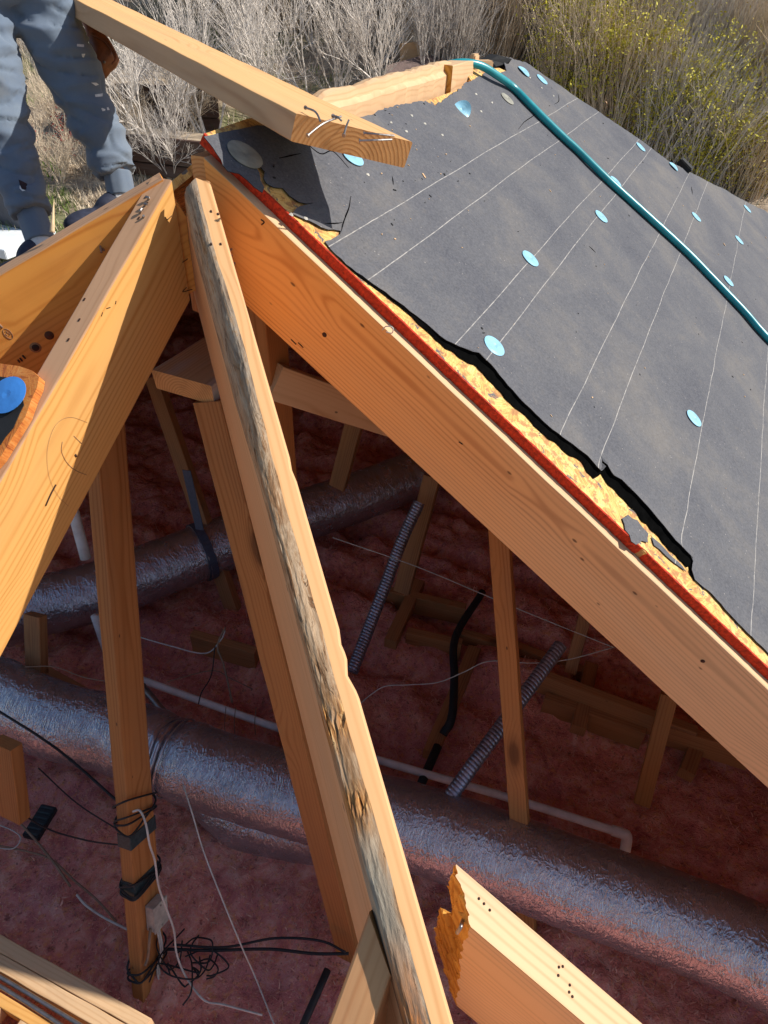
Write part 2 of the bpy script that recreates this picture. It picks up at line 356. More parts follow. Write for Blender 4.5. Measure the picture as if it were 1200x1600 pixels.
# ------------------------------------------------------------ shape helpers
def beam(name, A, Bp, side, w, h, mat, parent=None, cutA=None, cutB=None, step=.04, jit=.0006, rad=.0022, matEnd=None, matTop=None, topface=True, wobble=.0):
    """A, Bp: ends of the centre line of the top face; side: direction of the width."""
    X = (Bp-A).normalized(); L = (Bp-A).length
    Y = (side - X*side.dot(X)).normalized(); Zc = X.cross(Y)
    if Zc.z < 0: Y = -Y; Zc = -Zc
    sec = []
    for (cy, cz, a0) in ((w/2-rad, -rad, 0), (-w/2+rad, -rad, 90), (-w/2+rad, -h+rad, 180), (w/2-rad, -h+rad, 270)):
        for k in (0, 45, 90):
            a = radians(a0+k); sec.append((cy+rad*cos(a), cz+rad*sin(a)))
    N = max(2, int(L/step)); ns = len(sec); vs = []; fs = []; mi = []
    sd = random.random()*100
    for i in range(N+1):
        f = i/N
        for j, (y, z_) in enumerate(sec):
            x0 = cutA(y, z_) if cutA else 0; x1 = L + (cutB(y, z_) if cutB else 0)
            x = x0+(x1-x0)*f
            c = j//3
            dy = nz(x*9, sd+c*3, 1)*jit*2; dz = nz(x*9, sd+c*3, 7)*jit*2
            vs.append((x, y+dy+wobble*nz(x*1.3, sd, 0), z_+dz))
    for i in range(N):
        for j in range(ns):
            a = i*ns+j; b2 = i*ns+(j+1) % ns
            fs.append((a, b2, b2+ns, a+ns)); mi.append(1 if (matTop and j in (0, 1, 2, 3)) else 0)
    fs.append(tuple(range(ns))[::-1]); fs.append(tuple(N*ns+j for j in range(ns)))
    me = mesh(name, vs, fs)
    mats = [mat]
    if matTop: mats.append(matTop)
    if matEnd:
        mats.append(matEnd); k = len(mats)-1; mi += [k, k]
    else: mi += [0, 0]
    me.polygons.foreach_set('material_index', mi)
    bm = bmesh.new(); bm.from_mesh(me); bmesh.ops.recalc_face_normals(bm, faces=bm.faces); bm.to_mesh(me); bm.free()
    return link(name, me, mats, parent, frame(A, X, Y, Zc))
def catmull(P, k=8):
    out = []
    P = [P[0]*2-P[1]] + list(P) + [P[-1]*2-P[-2]]
    for i in range(1, len(P)-2):
        for j in range(k):
            t = j/k; a, b2, c, d = P[i-1], P[i], P[i+1], P[i+2]
            out.append(.5*((2*b2)+(c-a)*t+(2*a-5*b2+4*c-d)*t*t+(3*b2-3*c+d-a)*t**3))
    out.append(P[-2]); return out
def tube_data(pts, rf, ns=8, cap=True, disp=None):
    vs, fs = [], []
    prev = None; u = 0; us = []
    for i, p in enumerate(pts):
        d = (pts[min(i+1, len(pts)-1)]-pts[max(i-1, 0)]).normalized()
        if prev is None:
            a = d.cross(Z if abs(d.z) < .9 else V((1, 0, 0))).normalized()
        else: a = (prev-d*prev.dot(d)).normalized()
        prev = a; b2 = d.cross(a)
        if i: u += (p-pts[i-1]).length
        us.append(u)
        r = rf(i/(len(pts)-1), u) if callable(rf) else rf
        for j in range(ns):
            t = 2*pi*j/ns; rr = r*(1+(disp(u, t) if disp else 0))
            vs.append(p+(a*cos(t)+b2*sin(t))*rr)
    for i in range(len(pts)-1):
        for j in range(ns):
            fs.append((i*ns+j, i*ns+(j+1) % ns, (i+1)*ns+(j+1) % ns, (i+1)*ns+j))
    if cap: fs.append(tuple(range(ns))[::-1]); fs.append(tuple((len(pts)-1)*ns+j for j in range(ns)))
    return vs, fs, us
def tube(name, pts, r, mat, parent=None, ns=8, k=8, disp=None, smooth=True, uvmap=False, curve=True):
    P = catmull(pts, k) if curve else pts
    vs, fs, us = tube_data(P, r, ns, True, disp)
    me = mesh(name, vs, fs)
    if uvmap:
        ul = me.uv_layers.new(name='UVMap'); r0 = r if not callable(r) else .15
        for p in me.polygons:
            idx = list(p.vertices)
            js = [q % ns for q in idx]
            for li, q in zip(p.loop_indices, idx):
                j = q % ns
                if max(js)-min(js) > ns/2 and j < ns/2: j += ns
                ul.data[li].uv = (us[min(q//ns, len(us)-1)], j/ns*2*pi*r0)
    return link(name, me, mat, parent, None, smooth)
def join_data(parts):
    vs, fs = [], []
    for a, b2 in parts:
        o = len(vs); vs += list(a); fs += [tuple(i+o for i in f) for f in b2]
    return vs, fs
def box_data(c, x, y, z_, hx, hy, hz):
    vs = [c+x*(sx*hx)+y*(sy*hy)+z_*(sz*hz) for sx in (-1, 1) for sy in (-1, 1) for sz in (-1, 1)]
    return vs, [(0, 1, 3, 2), (4, 6, 7, 5), (0, 4, 5, 1), (2, 3, 7, 6), (0, 2, 6, 4), (1, 5, 7, 3)]
def bevbox(name, c, x, y, z_, hx, hy, hz, mat, parent=None, bev=.003):
    vs, fs = box_data(V((0, 0, 0)), V((1, 0, 0)), V((0, 1, 0)), V((0, 0, 1)), hx, hy, hz)
    me = mesh(name, vs, fs); bm = bmesh.new(); bm.from_mesh(me)
    bmesh.ops.bevel(bm, geom=list(bm.edges)+list(bm.verts), offset=min(bev, hx*.4, hy*.4, hz*.4), segments=2, affect='EDGES')
    bmesh.ops.recalc_face_normals(bm, faces=bm.faces); bm.to_mesh(me); bm.free()
    return link(name, me, mat, parent, frame(c, x, y, z_))
def sheet(name, outline, org, ex, ey, ez, hf, thick, mat, grid=.04, parent=None, side_mat=None, fine=None, edge_step=.02):
    """polygon in (ex, ey) metres -> triangulated, height hf(u, v), thickness below"""
    O = []
    for i, p in enumerate(outline):
        q = outline[(i+1) % len(outline)]; d = sqrt((q[0]-p[0])**2+(q[1]-p[1])**2)
        es = edge_step if d < 1.3 else .08
        k = max(1, int(d/es))
        for j in range(k): O.append(V((p[0]+(q[0]-p[0])*j/k, p[1]+(q[1]-p[1])*j/k)))
    u0 = min(p.x for p in O); u1 = max(p.x for p in O); v0 = min(p.y for p in O); v1 = max(p.y for p in O)
    def inside(u, v):
        c = False; j = len(outline)-1
        for i in range(len(outline)):
            xi, yi = outline[i]; xj, yj = outline[j]
            if (yi > v) != (yj > v) and u < (xj-xi)*(v-yi)/(yj-yi)+xi: c = not c
            j = i
        return c
    pts = list(O); rng = random.Random(3)
    def fill(g, reg):
        a = max(u0, reg[0])
        while a < min(u1, reg[1]):
            b2 = max(v0, reg[2])
            while b2 < min(v1, reg[3]):
                q = (a+rng.uniform(-.2, .2)*g, b2+rng.uniform(-.2, .2)*g)
                if inside(*q): pts.append(V(q))
                b2 += g
            a += g
    fill(grid, (-1e9, 1e9, -1e9, 1e9))
    if fine:
        for g, reg in fine: fill(g, reg)
    no = len(O)
    vv, ee, ff, *_ = delaunay_2d_cdt(pts, [], [list(range(no))], 1, 1e-5)
    cnt = {}
    for f in ff:
        for i in range(len(f)):
            k = (f[i], f[(i+1) % len(f)]); cnt[k] = 1
    bnd = [k for k in cnt if (k[1], k[0]) not in cnt]
    V3 = [(p.x, p.y, hf(p.x, p.y)) for p in vv]; nv = len(V3)
    fs = [tuple(f) for f in ff]; mi = [0]*len(fs)
    if thick:
        V3 += [(p[0], p[1], p[2]-thick) for p in V3]
        fs += [tuple(i+nv for i in reversed(f)) for f in ff]; mi += [0]*len(ff)
        for a, b2 in bnd: fs.append((b2, a, a+nv, b2+nv)); mi.append(1 if side_mat else 0)
    me = mesh(name, V3, fs); me.polygons.foreach_set('material_index', mi)
    return link(name, me, [mat]+([side_mat] if side_mat else []), parent, frame(org, ex, ey, ez))
def prism_along(name, P, mat, parent=None):
    pass
# ============================================================ SETTING: ground
def hz(x, y):
    s = max(0, y-5.5)
    h = GROUND + .30*s + .15*max(0, y-16)
    h += .18*nz(x*.35, y*.35, 0)+.07*nz(x*1.3, y*1.3, 3)
    return h
def ghit(px, py):
    d = ray(px, py); t = 3.0
    for _ in range(4000):
        p = d*t
        if p.z < hz(p.x, p.y): break
        t += .04
    return d*t
def ground():
    vs, fs = [], []; xs = []; ys = []
    x = -70
    while x <= 70: xs.append(x); x += .35 if abs(x) < 14 else 2.5
    y = -60
    while y <= 90: ys.append(y); y += .35 if 4 < y < 32 else 2.5
    for yy in ys:
        for xx in xs: vs.append((xx, yy, hz(xx, yy)))
    nx = len(xs)
    for j in range(len(ys)-1):
        for i in range(nx-1): a = j*nx+i; fs.append((a, a+1, a+nx+1, a+nx))
    m, t, b = newmat('dry_hillside'); B = NB(t)
    tc = B.n('ShaderNodeTexCoord'); ob = tc.outputs['Object']
    a1 = B.noise(ob, .5, 4, .6); a2 = B.noise(ob, 6, 6, .7); a3 = B.noise(ob, 40, 4, .7)
    col = B.ramp(a2, [(.3, (.18, .13, .09)), (.55, (.36, .28, .20)), (.75, (.52, .43, .32))])
    col = B.mix(B.ramp(a1, [(.5, 0), (.62, .65)]), col, (.16, .19, .06))
    col = B.mix(B.ramp(a3, [(.55, 0), (.75, .5)]), col, (.12, .08, .05))
    B.l(col, b.inputs['Base Color']); b.inputs['Roughness'].default_value = 1
    B.bump(B.math('ADD', a2, a3), b, .6, .015)
    return tag(link('ground', mesh('ground', vs, fs), m, smooth=True), kind='structure')
ground()
exec_order = []
# ============================================================ ROOF
# rafters fan out from the front end of the ridge
ridge = empty('ridge_board', P0-n*.019, 'long ridge board split along its top, running back from where the rafters meet', 'ridge board')
beam('board', P0-n*.019+e*.012-Z*.002, P0-n*.019+e*1.12-Z*.002, n, .038, .235, W_POST, ridge, matEnd=W_END)
def ragged_ridge():
    # split upper part standing proud of the felt
    top = [uv(520, 158, .0), (0, 0)]
    vs, fs = [], []; N = 46; e0, e1 = .33, 1.30
    for i in range(N+1):
        s = e0+(e1-e0)*i/N
        hgt = .050+.010*nz(s*9, 2, 0)+.006*nz(s*40, 5, 1)
        if s < .45: hgt *= (s-e0)/(.45-e0)+.05
        if s > 1.22: hgt -= (s-1.22)*.2
        lo = -.03
        wv = .006*nz(s*14, 9, 9)
        ins = .013+.006*nz(s*30, 3, 2)
        row = [(s, .024+wv, lo), (s, .026+wv+.004*nz(s*60, 1, 1), hgt*.35), (s, .014+wv, hgt*.55+.004*nz(s*50, 0, 0)), (s, .012+wv, hgt*.92), (s, .0, hgt), (s, -.022, hgt-.004+.003*nz(s*60, 7, 7)), (s, -.024, lo)]
        vs += row
    k = 7
    for i in range(N):
        for j in range(k): fs.append((i*k+j, i*k+(j+1) % k, (i+1)*k+(j+1) % k, (i+1)*k+j))
    fs.append(tuple(range(k))[::-1]); fs.append(tuple(N*k+j for j in range(k)))
    me = mesh('split_top', vs, fs); bm = bmesh.new(); bm.from_mesh(me); bmesh.ops.recalc_face_normals(bm, faces=bm.faces); bm.to_mesh(me); bm.free()
    link('split_top', me, W_PALE, ridge, frame(P0-n*.008, e, n, Z))
ragged_ridge()
# common rafter beside the sheathing
tR = P0+e*.0225
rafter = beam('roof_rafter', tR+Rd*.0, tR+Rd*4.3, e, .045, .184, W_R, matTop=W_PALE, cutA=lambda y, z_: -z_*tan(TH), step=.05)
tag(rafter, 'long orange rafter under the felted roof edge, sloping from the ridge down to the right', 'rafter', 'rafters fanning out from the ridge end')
# king jack at the hip end
tA = P0-n*.0605
jack = beam('roof_rafter', tA+Ad*.058, tA+Ad*3.6, n, .045, .184, W_A, matTop=W_AT, cutA=lambda y, z_: -z_*tan(TH), matEnd=W_END)
tag(jack, 'bright sunlit rafter with a worn tan top, coming down toward the lower left corner', 'rafter', 'rafters fanning out from the ridge end')
# left hip
bn = Bd.cross(Z).normalized()
if bn.y < 0: bn = -bn
tB = P0+bn*.0225+V((0, 0, .006))
lhip = beam('hip_rafter', tB+Bd*.085, tB+Bd*3.6, bn, .045, .200, W_B, matTop=W_AT)
tag(lhip, 'orange hip rafter leaving the ridge at upper left below the worker, half in shadow', 'hip rafter', 'rafters fanning out from the ridge end')
# right hip, waney and weathered along one top corner
hn = Hd.cross(Z).normalized()
if hn.x > 0: hn = -hn                          # towards camera left
def right_hip():
    X = Hd; Y = hn; Zc = X.cross(Y)
    if Zc.z < 0: Zc = -Zc
    L = 2.6; N = 260; vs, fs, mi = [], [], []
    W = .046; H = .26
    for i in range(N+1):
        x = L*i/N
        a = .025+.005*nz(x*4, 1, 0)+.0015*nz(x*22, 2, 0)            # where the wane starts on top
        fl_ = min(1, max(0, (x-.42)/.2)); b2 = (.046*(1-fl_)+.009*fl_)+.012*(1-.7*fl_)*nz(x*3, 5, 0)+.003*(1-.5*fl_)*nz(x*25, 6, 0)             # how far down the side it reaches
        b2 = max(.004, b2)
        if x < .05: b2 = max(.03, b2*(x/.05))
        nick = .006*max(0, 1-abs(x-.90)/.025)+.003*max(0, 1-abs(x-.86)/.02)+.002*max(0, 1-abs(x-.60)/.02)
        sec = [(0+nick, -H), (0+nick, -.004), (.0015+nick, -.001), (.004+nick, 0), (a*.5+nick*.5, 0), (a-.002, 0)]
        for k in range(9):                                             # wane: rounded rough
            f = (k+1)/10
            y = a+(W-a)*sin(f*pi/2)**.9; zz = -b2*(1-cos(f*pi/2))**.9
            rot = max(0, 1-abs(x-.95)/.03)+max(0, 1-abs(x-1.05)/.025)*.9
            r = .0010*nz(x*14, k*.35, 3)+.0007*nz(x*60, k*.9, 8)-.008*rot*max(0, .1+nz(x*70, k*2.2, 12))
            sec.append((y+r, zz+r))
        sec += [(W, -b2-.003), (W, -b2-.03), (W, -H)]
        x0 = .065 - 0*x
        for (y, zz) in sec:
            xs = x if i else (0.0 + .9*abs(y-.022) - zz*.0)
            vs.append((max(xs, x) if i == 0 else x, y, zz))
    k = len(sec)
    for i in range(N):
        for j in range(k):
            fs.append((i*k+j, i*k+(j+1) % k, (i+1)*k+(j+1) % k, (i+1)*k+j))
            mi.append(1 if 2 <= j <= 4 else (2 if 5 <= j <= 15 else 0))
    fs.append(tuple(range(k))[::-1]); mi.append(0); fs.append(tuple(N*k+j for j in range(k))); mi.append(0)
    me = mesh('hip_rafter', vs, fs); me.polygons.foreach_set('material_index', mi)
    bm = bmesh.new(); bm.from_mesh(me); bmesh.ops.recalc_face_normals(bm, faces=bm.faces); bm.to_mesh(me); bm.free()
    o = link('hip_rafter', me, [W_HIP, W_HIPT, W_WANE], None, frame(P0+Hd*.050, X, Y, Zc))
    tag(o, 'weathered hip rafter with a grey bark-edged top, crossing the middle of the opening', 'hip rafter', 'rafters fanning out from the ridge end')
right_hip()
# sheathing: OSB panel with red painted edge
ORG = P0
def outl(px, off=.02): return [uv(*p, off) if len(p) == 2 else (p[0], p[1]) for p in px]
sh = empty('roof_sheathing', P0+NR*.008, 'strand board roof sheathing with a red painted edge along the long orange rafter', 'sheathing')
so_ = [(.025, -.028), (.025, 4.2), (5.5, 4.2), (4.0, 2.4), (3.15, 1.30), (2.4, .72), (1.9, .20), (1.62, .03), (1.33, .0), (1.30, .055), (.36, .055), (.33, -.02), (.17, -.035)]
sheet('strand_board', so_, P0, e, Rd, NR, lambda u, v: .0200+.0006*nz(u*30, v*30, 0), .0190, OSB, grid=.2, parent=sh,
      fine=[(.012, (0, .18, 0, 1.6))])
def red_edge():
    vs, fs = [], []; N = 220; L0, L1 = -.028, 2.4
    for i in range(N+1):
        s = L0+(L1-L0)*i/N; j = .0016*nz(s*60, 1, 1)
        g = -.004 if abs(s-1.09) < .006 else 0
        vs += [(.023+j-g, s, .0005), (.0225+j-g, s, .010), (.0235+j-g, s, .0205+.0008*nz(s*90, 0, 4)), (.0265+.003*nz(s*50, 3, 0), s, .0216), (.0275, s, .002)]
    for i in range(N):
        for j in range(5): fs.append((i*5+j, i*5+(j+1) % 5, (i+1)*5+(j+1) % 5, (i+1)*5+j))
    fs += [(4, 3, 2, 1, 0), tuple(N*5+j for j in range(5))]
    me = mesh('painted_edge', vs, fs); bm = bmesh.new(); bm.from_mesh(me); bmesh.ops.recalc_face_normals(bm, faces=bm.faces); bm.to_mesh(me); bm.free()
    link('painted_edge', me, RED, sh, frame(P0, e, Rd, NR))
red_edge()
# felt
edge_px = [(317, 218), (335, 244), (354, 272), (372, 276), (395, 296), (408, 305), (411, 297), (405, 287), (403, 276), (399, 268), (402, 259), (391, 243), (376, 227),
           (394, 240), (407, 256), (405, 266), (411, 274), (409, 284), (414, 291), (425, 297), (440, 298), (450, 310), (465, 320), (487, 323), (475, 325), (460, 330), (455, 338), (472, 346), (500, 360), (530, 365), (529, 370), (520, 375), (505, 381)]
main_px = [(523, 400), (555, 428), (600, 460), (647, 497), (683, 530), (710, 548), (740, 560), (760, 578), (800, 623), (843, 665), (880, 695), (910, 718), (931, 742), (938, 735), (935, 713), (941, 733), (950, 749), (962, 756), (1003, 799), (1040, 842), (1077, 880), (1076, 893), (1083, 907), (1110, 930), (1150, 975), (1200, 1025)]
top_px = [(1200, 335), (1080, 272), (1045, 255), (985, 210), (893, 150), (820, 100), (785, 90), (790, 112), (775, 118), (765, 108), (753, 120), (725, 132), (720, 140), (677, 167), (663, 160), (607, 170), (573, 183), (545, 188), (520, 190), (480, 192), (400, 200)]
rr = random.Random(5)
def rough_line(P, amp=.0022):
    out = []
    for i in range(len(P)):
        a, b2 = V(P[i]), V(P[(i+1) % len(P)]) if i+1 < len(P) else None
        out.append((a.x, a.y))
        if b2 is None: break
        d = b2-a; k = int(d.length/.012)
        if d.length < 1.0:
            for j in range(1, k): 
                q = a+d*(j/k); out.append((q.x+rr.uniform(-amp, amp), q.y+rr.uniform(-amp, amp)))
    return out
E1 = rough_line(outl(edge_px, .018)+outl(main_px, .020), .0022)
T1 = outl(top_px, .018)
fo = E1+[(.045, 1.9), (.03, 4.25), (5.68, 4.25)]+rough_line(T1, .003)
mainuv = outl(main_px, .02)
prof = [(.28, 0), (.34, .12), (.45, .22), (.53, .45), (.60, 1.3), (.66, 1.0), (.8, .8), (.95, 1.0), (1.0, 1.25), (1.1, 1.2), (1.19, 1.0), (1.205, .1), (1.3, .15), (1.6, .2), (5, .2)]
def pf(v):
    if v <= prof[0][0]: return 0
    for (a, x), (b2, y) in zip(prof, prof[1:]):
        if v <= b2: return x+(y-x)*(v-a)/(b2-a)
    return .2
def eedge(v):
    for (a, b2), (c, d) in zip(mainuv, mainuv[1:]):
        if b2 <= v <= d: return a+(c-a)*(v-b2)/(d-b2+1e-9)
    return .05
def felt_h(u, v):
    h = .0233+.0012*nz(u*3, v*3, 0)+.0006*nz(u*14, v*14, 0)
    # soft wrinkles running up the slope
    g = exp(-((v-1.05)/.5)**2)
    h += .0075*g*max(0, nz(u*8+v*2.2, v*.7, 4)-.05)+.0026*max(0, nz(u*17, v*2, 8))+.003*max(0, nz(u*3, v*9, 14)-.2)
    d = u-eedge(v)
    if v > .26: h += pf(v)*.011*exp(-max(0, d)/.028)
    for (cu, cv, rr_) in ((.045, .03, .05), (.10, .20, .05), (.38, .12, .03)):
        h += .003*exp(-((u-cu)**2+(v-cv)**2)/rr_**2)*(1+nz(u*40, v*40, 0))
    h += .004*max(0, nz(u*26, v*26, 11)-.15) if (v < .3 and u < .35) else 0
    return h
felt = empty('roofing_felt', P0+NR*.02, 'dark grey roofing felt with thin chalk lines and a torn curling left edge', 'roofing felt')
sheet('felt_sheet', fo, P0, e, Rd, NR, felt_h, .0014, FELT, grid=.045, parent=felt, side_mat=FELT_BLACK,
      fine=[(.010, (0, .16, -.03, 1.5)), (.015, (.1, .5, -.03, .3))], edge_step=.012)
def edge_shade():  # flat black strip paints in the shaded gap under the lifted felt
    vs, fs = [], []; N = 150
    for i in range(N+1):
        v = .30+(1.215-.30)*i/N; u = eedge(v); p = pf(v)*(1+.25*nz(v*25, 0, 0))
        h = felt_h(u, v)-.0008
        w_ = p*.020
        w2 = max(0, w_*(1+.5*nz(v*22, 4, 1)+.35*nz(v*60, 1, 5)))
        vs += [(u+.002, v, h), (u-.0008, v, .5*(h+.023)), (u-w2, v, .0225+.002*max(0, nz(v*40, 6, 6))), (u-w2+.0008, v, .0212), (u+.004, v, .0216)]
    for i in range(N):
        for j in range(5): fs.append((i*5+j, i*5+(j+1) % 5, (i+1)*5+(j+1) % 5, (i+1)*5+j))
    me = mesh('edge_shade_strip', vs, fs); bm = bmesh.new(); bm.from_mesh(me); bmesh.ops.recalc_face_normals(bm, faces=bm.faces); bm.to_mesh(me); bm.free()
    o = link('edge_shade_strip', me, SHADE_CRACK, felt, frame(P0, e, Rd, NR)); o['label'] = 'black strip standing for the shade under the raised torn felt edge'
edge_shade()
for k_, px_ in enumerate([[(972, 810), (981, 804), (988, 810), (996, 813), (1004, 824), (1013, 834), (1012, 848), (1003, 845), (994, 851), (986, 846), (984, 836), (977, 828)],
                         [(1018, 838), (1030, 848), (1046, 866), (1066, 884), (1072, 893), (1060, 884), (1040, 868), (1022, 852)]]):
    o_ = sheet('felt_scrap', rough_line(outl(px_+px_[:1], .023), .0022)[:-1], P0, e, Rd, NR, lambda u, v: .0232+.0008*nz(u*90, v*90, 3), .0012, FELT, grid=.01, parent=felt, side_mat=FELT_BLACK, edge_step=.05)
# hip-end scrap of sheathing between the left hip and the jack rafter
def hip_scrap():
    q = lambda x, y, off=.016: ((lambda w_: (w_.dot(n), w_.dot(Ad)))(hit(x, y, P0+NA*off, NA)-P0))
    t = empty('sheathing_scrap', P0+NA*.01-n*.1+Ad*.5, 'small piece of strand board with black felt left between the two left rafters', 'sheathing')
    px = [(-60, 556), (0, 568), (30, 572), (50, 579), (61, 589), (58, 605), (50, 622), (40, 650), (0, 715)]
    o = [q(*p) for p in px]+[(-.20, 1.2), (-.8, 1.2)]
    sheet('strand_board', o, P0, n, Ad, NA, lambda u, v: .016, .015, OSB2, grid=.1, parent=t)
    fp = [(-60, 580), (0, 588), (14, 590), (26, 598), (33, 612), (36, 632), (30, 645), (20, 668), (8, 682), (0, 695), (-60, 700)]
    sheet('felt_strip', [q(*p, .019) for p in fp], P0, n, Ad, NA, lambda u, v: .0185+.0015*nz(u*40, v*40, 0), .0014, FELT_BLACK, grid=.02, parent=t)
    return q
OSB2 = osb_mat('oriented_strand_warm', scraps=False, cols=((.18, .035, .008), (.42, .11, .02), (.60, .20, .035), (.62, .30, .09)))
qh = hip_scrap()
# short jack rafter butting on the right hip from the lower left
jt = P0+n*.7475
W_JK = wood('short_jack_fir', (.60, .31, .14), (.46, .20, .08), ring=120, grime=.3, grey=(.3, .2, .14))
sj = beam('jack_rafter', jt+Ad*.985, jt+Ad*2.6, n, .045, .184, W_JK, cutA=lambda y, z_: (y*1.0 if (Ad.cross(n)).z > 0 or True else -y), matTop=W_JK, matEnd=W_END, rad=.0035)
tag(sj, 'short tan jack rafter nailed against the weathered hip at the bottom edge', 'rafter')
# broken rafter end, lower right
def broken():
    A = P0-e*.734; L = 2.4; w_ = .046
    bot = -.208
    near = [(.001, 0), (.0, -.004)]
    rows = []
    K = 90; M = 24
    prof_far = [(0, .956), (-.049, .983), (-.095, 1.030), (-.105, 1.033), (-.112, 1.020), (-.171, 1.060), (-.200, 1.082), (-.215, 1.105)]
    prof_near = [(0, 1.001), (-.05, 1.030), (-.086, 1.057), (-.206, 1.149), (-.215, 1.15)]
    def pr(P, z_):
        for (a, x), (b2, y) in zip(P, P[1:]):
            if z_ >= b2: return x+(y-x)*(a-z_)/(a-b2+1e-9)
        return P[-1][1]
    vs, fs, mi = [], [], []
    for i in range(K+1):
        z_ = bot*i/K
        for j in range(M+1):
            f = j/M                                       # 0 = far (+e) side, 1 = near side
            x = pr(prof_far, z_)*(1-f)+pr(prof_near, z_)*f
            x += .0045*nz(f*7, z_*60, 1)+.003*nz(f*3, z_*110, 4)+.0015*nz(f*16, z_*330, 8)-.014*max(0, nz(f*6, z_*60, 9)-.12)*sin(f*pi)-.016*max(0, nz(f*14, z_*190, 21)-.36)
            vs.append((x, (0.5-f)*w_, z_))
    m_ = M+1
    for i in range(K):
        for j in range(M): fs.append((i*m_+j, i*m_+j+1, (i+1)*m_+j+1, (i+1)*m_+j)); mi.append(1)
    base = len(vs)
    for i in range(K+1):
        z_ = bot*i/K
        vs += [(L, .5*w_, z_), (L, -.5*w_, z_)]
    for i in range(K):
        fs.append((i*m_, (i+1)*m_, base+2*(i+1), base+2*i)); mi.append(0)
        fs.append((i*m_+M, base+2*i+1, base+2*(i+1)+1, (i+1)*m_+M)); mi.append(0)
        fs.append((base+2*i, base+2*(i+1), base+2*(i+1)+1, base+2*i+1)); mi.append(1)
    fs.append(tuple([j for j in range(m_)][::-1]+[base, base+1])); mi.append(2)
    fs.append(tuple([K*m_+j for j in range(m_)]+[base+2*K+1, base+2*K])); mi.append(0)
    me = mesh('broken_rafter', vs, fs); me.polygons.foreach_set('material_index', mi)
    bm = bmesh.new(); bm.from_mesh(me); bmesh.ops.recalc_face_normals(bm, faces=bm.faces); bm.to_mesh(me); bm.free()
    o = empty('broken_rafter', A+Rd*1.05, 'sunlit rafter with a splintered broken end pointing into the attic at lower right', 'rafter')
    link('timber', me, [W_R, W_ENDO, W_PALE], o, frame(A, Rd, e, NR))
    return o
br_ = broken()
# the loose timber the worker is lifting
def loose():
    TL = PD(463, 177, 1.12); TR = PD(645, 222, 1.20)
    d = (rt*-.562+up*.589+fw*.58).normalized()
    w0 = TR-TL; a = w0.dot(d); wp = w0-d*a; W = wp.length; Y = wp.normalized()
    N_ = d.cross(Y); N_ = N_ if N_.z > 0 else -N_
    t = empty('loose_timber', TL+wp*.5, 'long pale timber sticking out over the felt, with bent nails in its sawn end', 'timber')
    A = TL+wp*.5
    Yb = Y
    X = d; Zc = X.cross(Yb); s = 1 if Zc.z > 0 else -1
    beam('plank', A, A+d*2.0, Y, W, .043, W_LOOSE, t, cutA=lambda y, z_: (a*(y*s/W) + a*0) + a*.5 - z_*.12, matEnd=W_END, matTop=W_LTOP, rad=.003)
    # bent nails in the end and along the edge
    def nail(p1, p2, p3=None, r=.0017):
        vs = [tube_data(catmull([p for p in (p1, p2, p3) if p is not None], 4), r, 7)[:2]]
        vs.append(tube_data([p1, p1+(p2-p1).normalized()*.0015], r*2.0, 8)[:2])
        me = mesh('nail', *join_data(vs)); link('nail', me, NAIL, t, smooth=False)
    for c in ([(480, 212, 1.085), (505, 193, 1.10), (533, 182, 1.135)], [(477, 168, 1.14), (493, 175, 1.12), (501, 190, 1.115)], [(537, 212, 1.12), (541, 198, 1.13), (545, 188, 1.15)],
              [(561, 220, 1.13), (590, 219, 1.135), (612, 218, 1.15)], [(568, 208, 1.15), (592, 210, 1.15), (616, 212, 1.165)], [(520, 181, 1.13), (528, 183, 1.12), (534, 189, 1.12)]):
        nail(*[PD(*q) for q in c])
    return t
W_LTOP = wood('loose_top', (.74, .43, .19), (.60, .31, .12), ring=110, grime=.12)
loose()
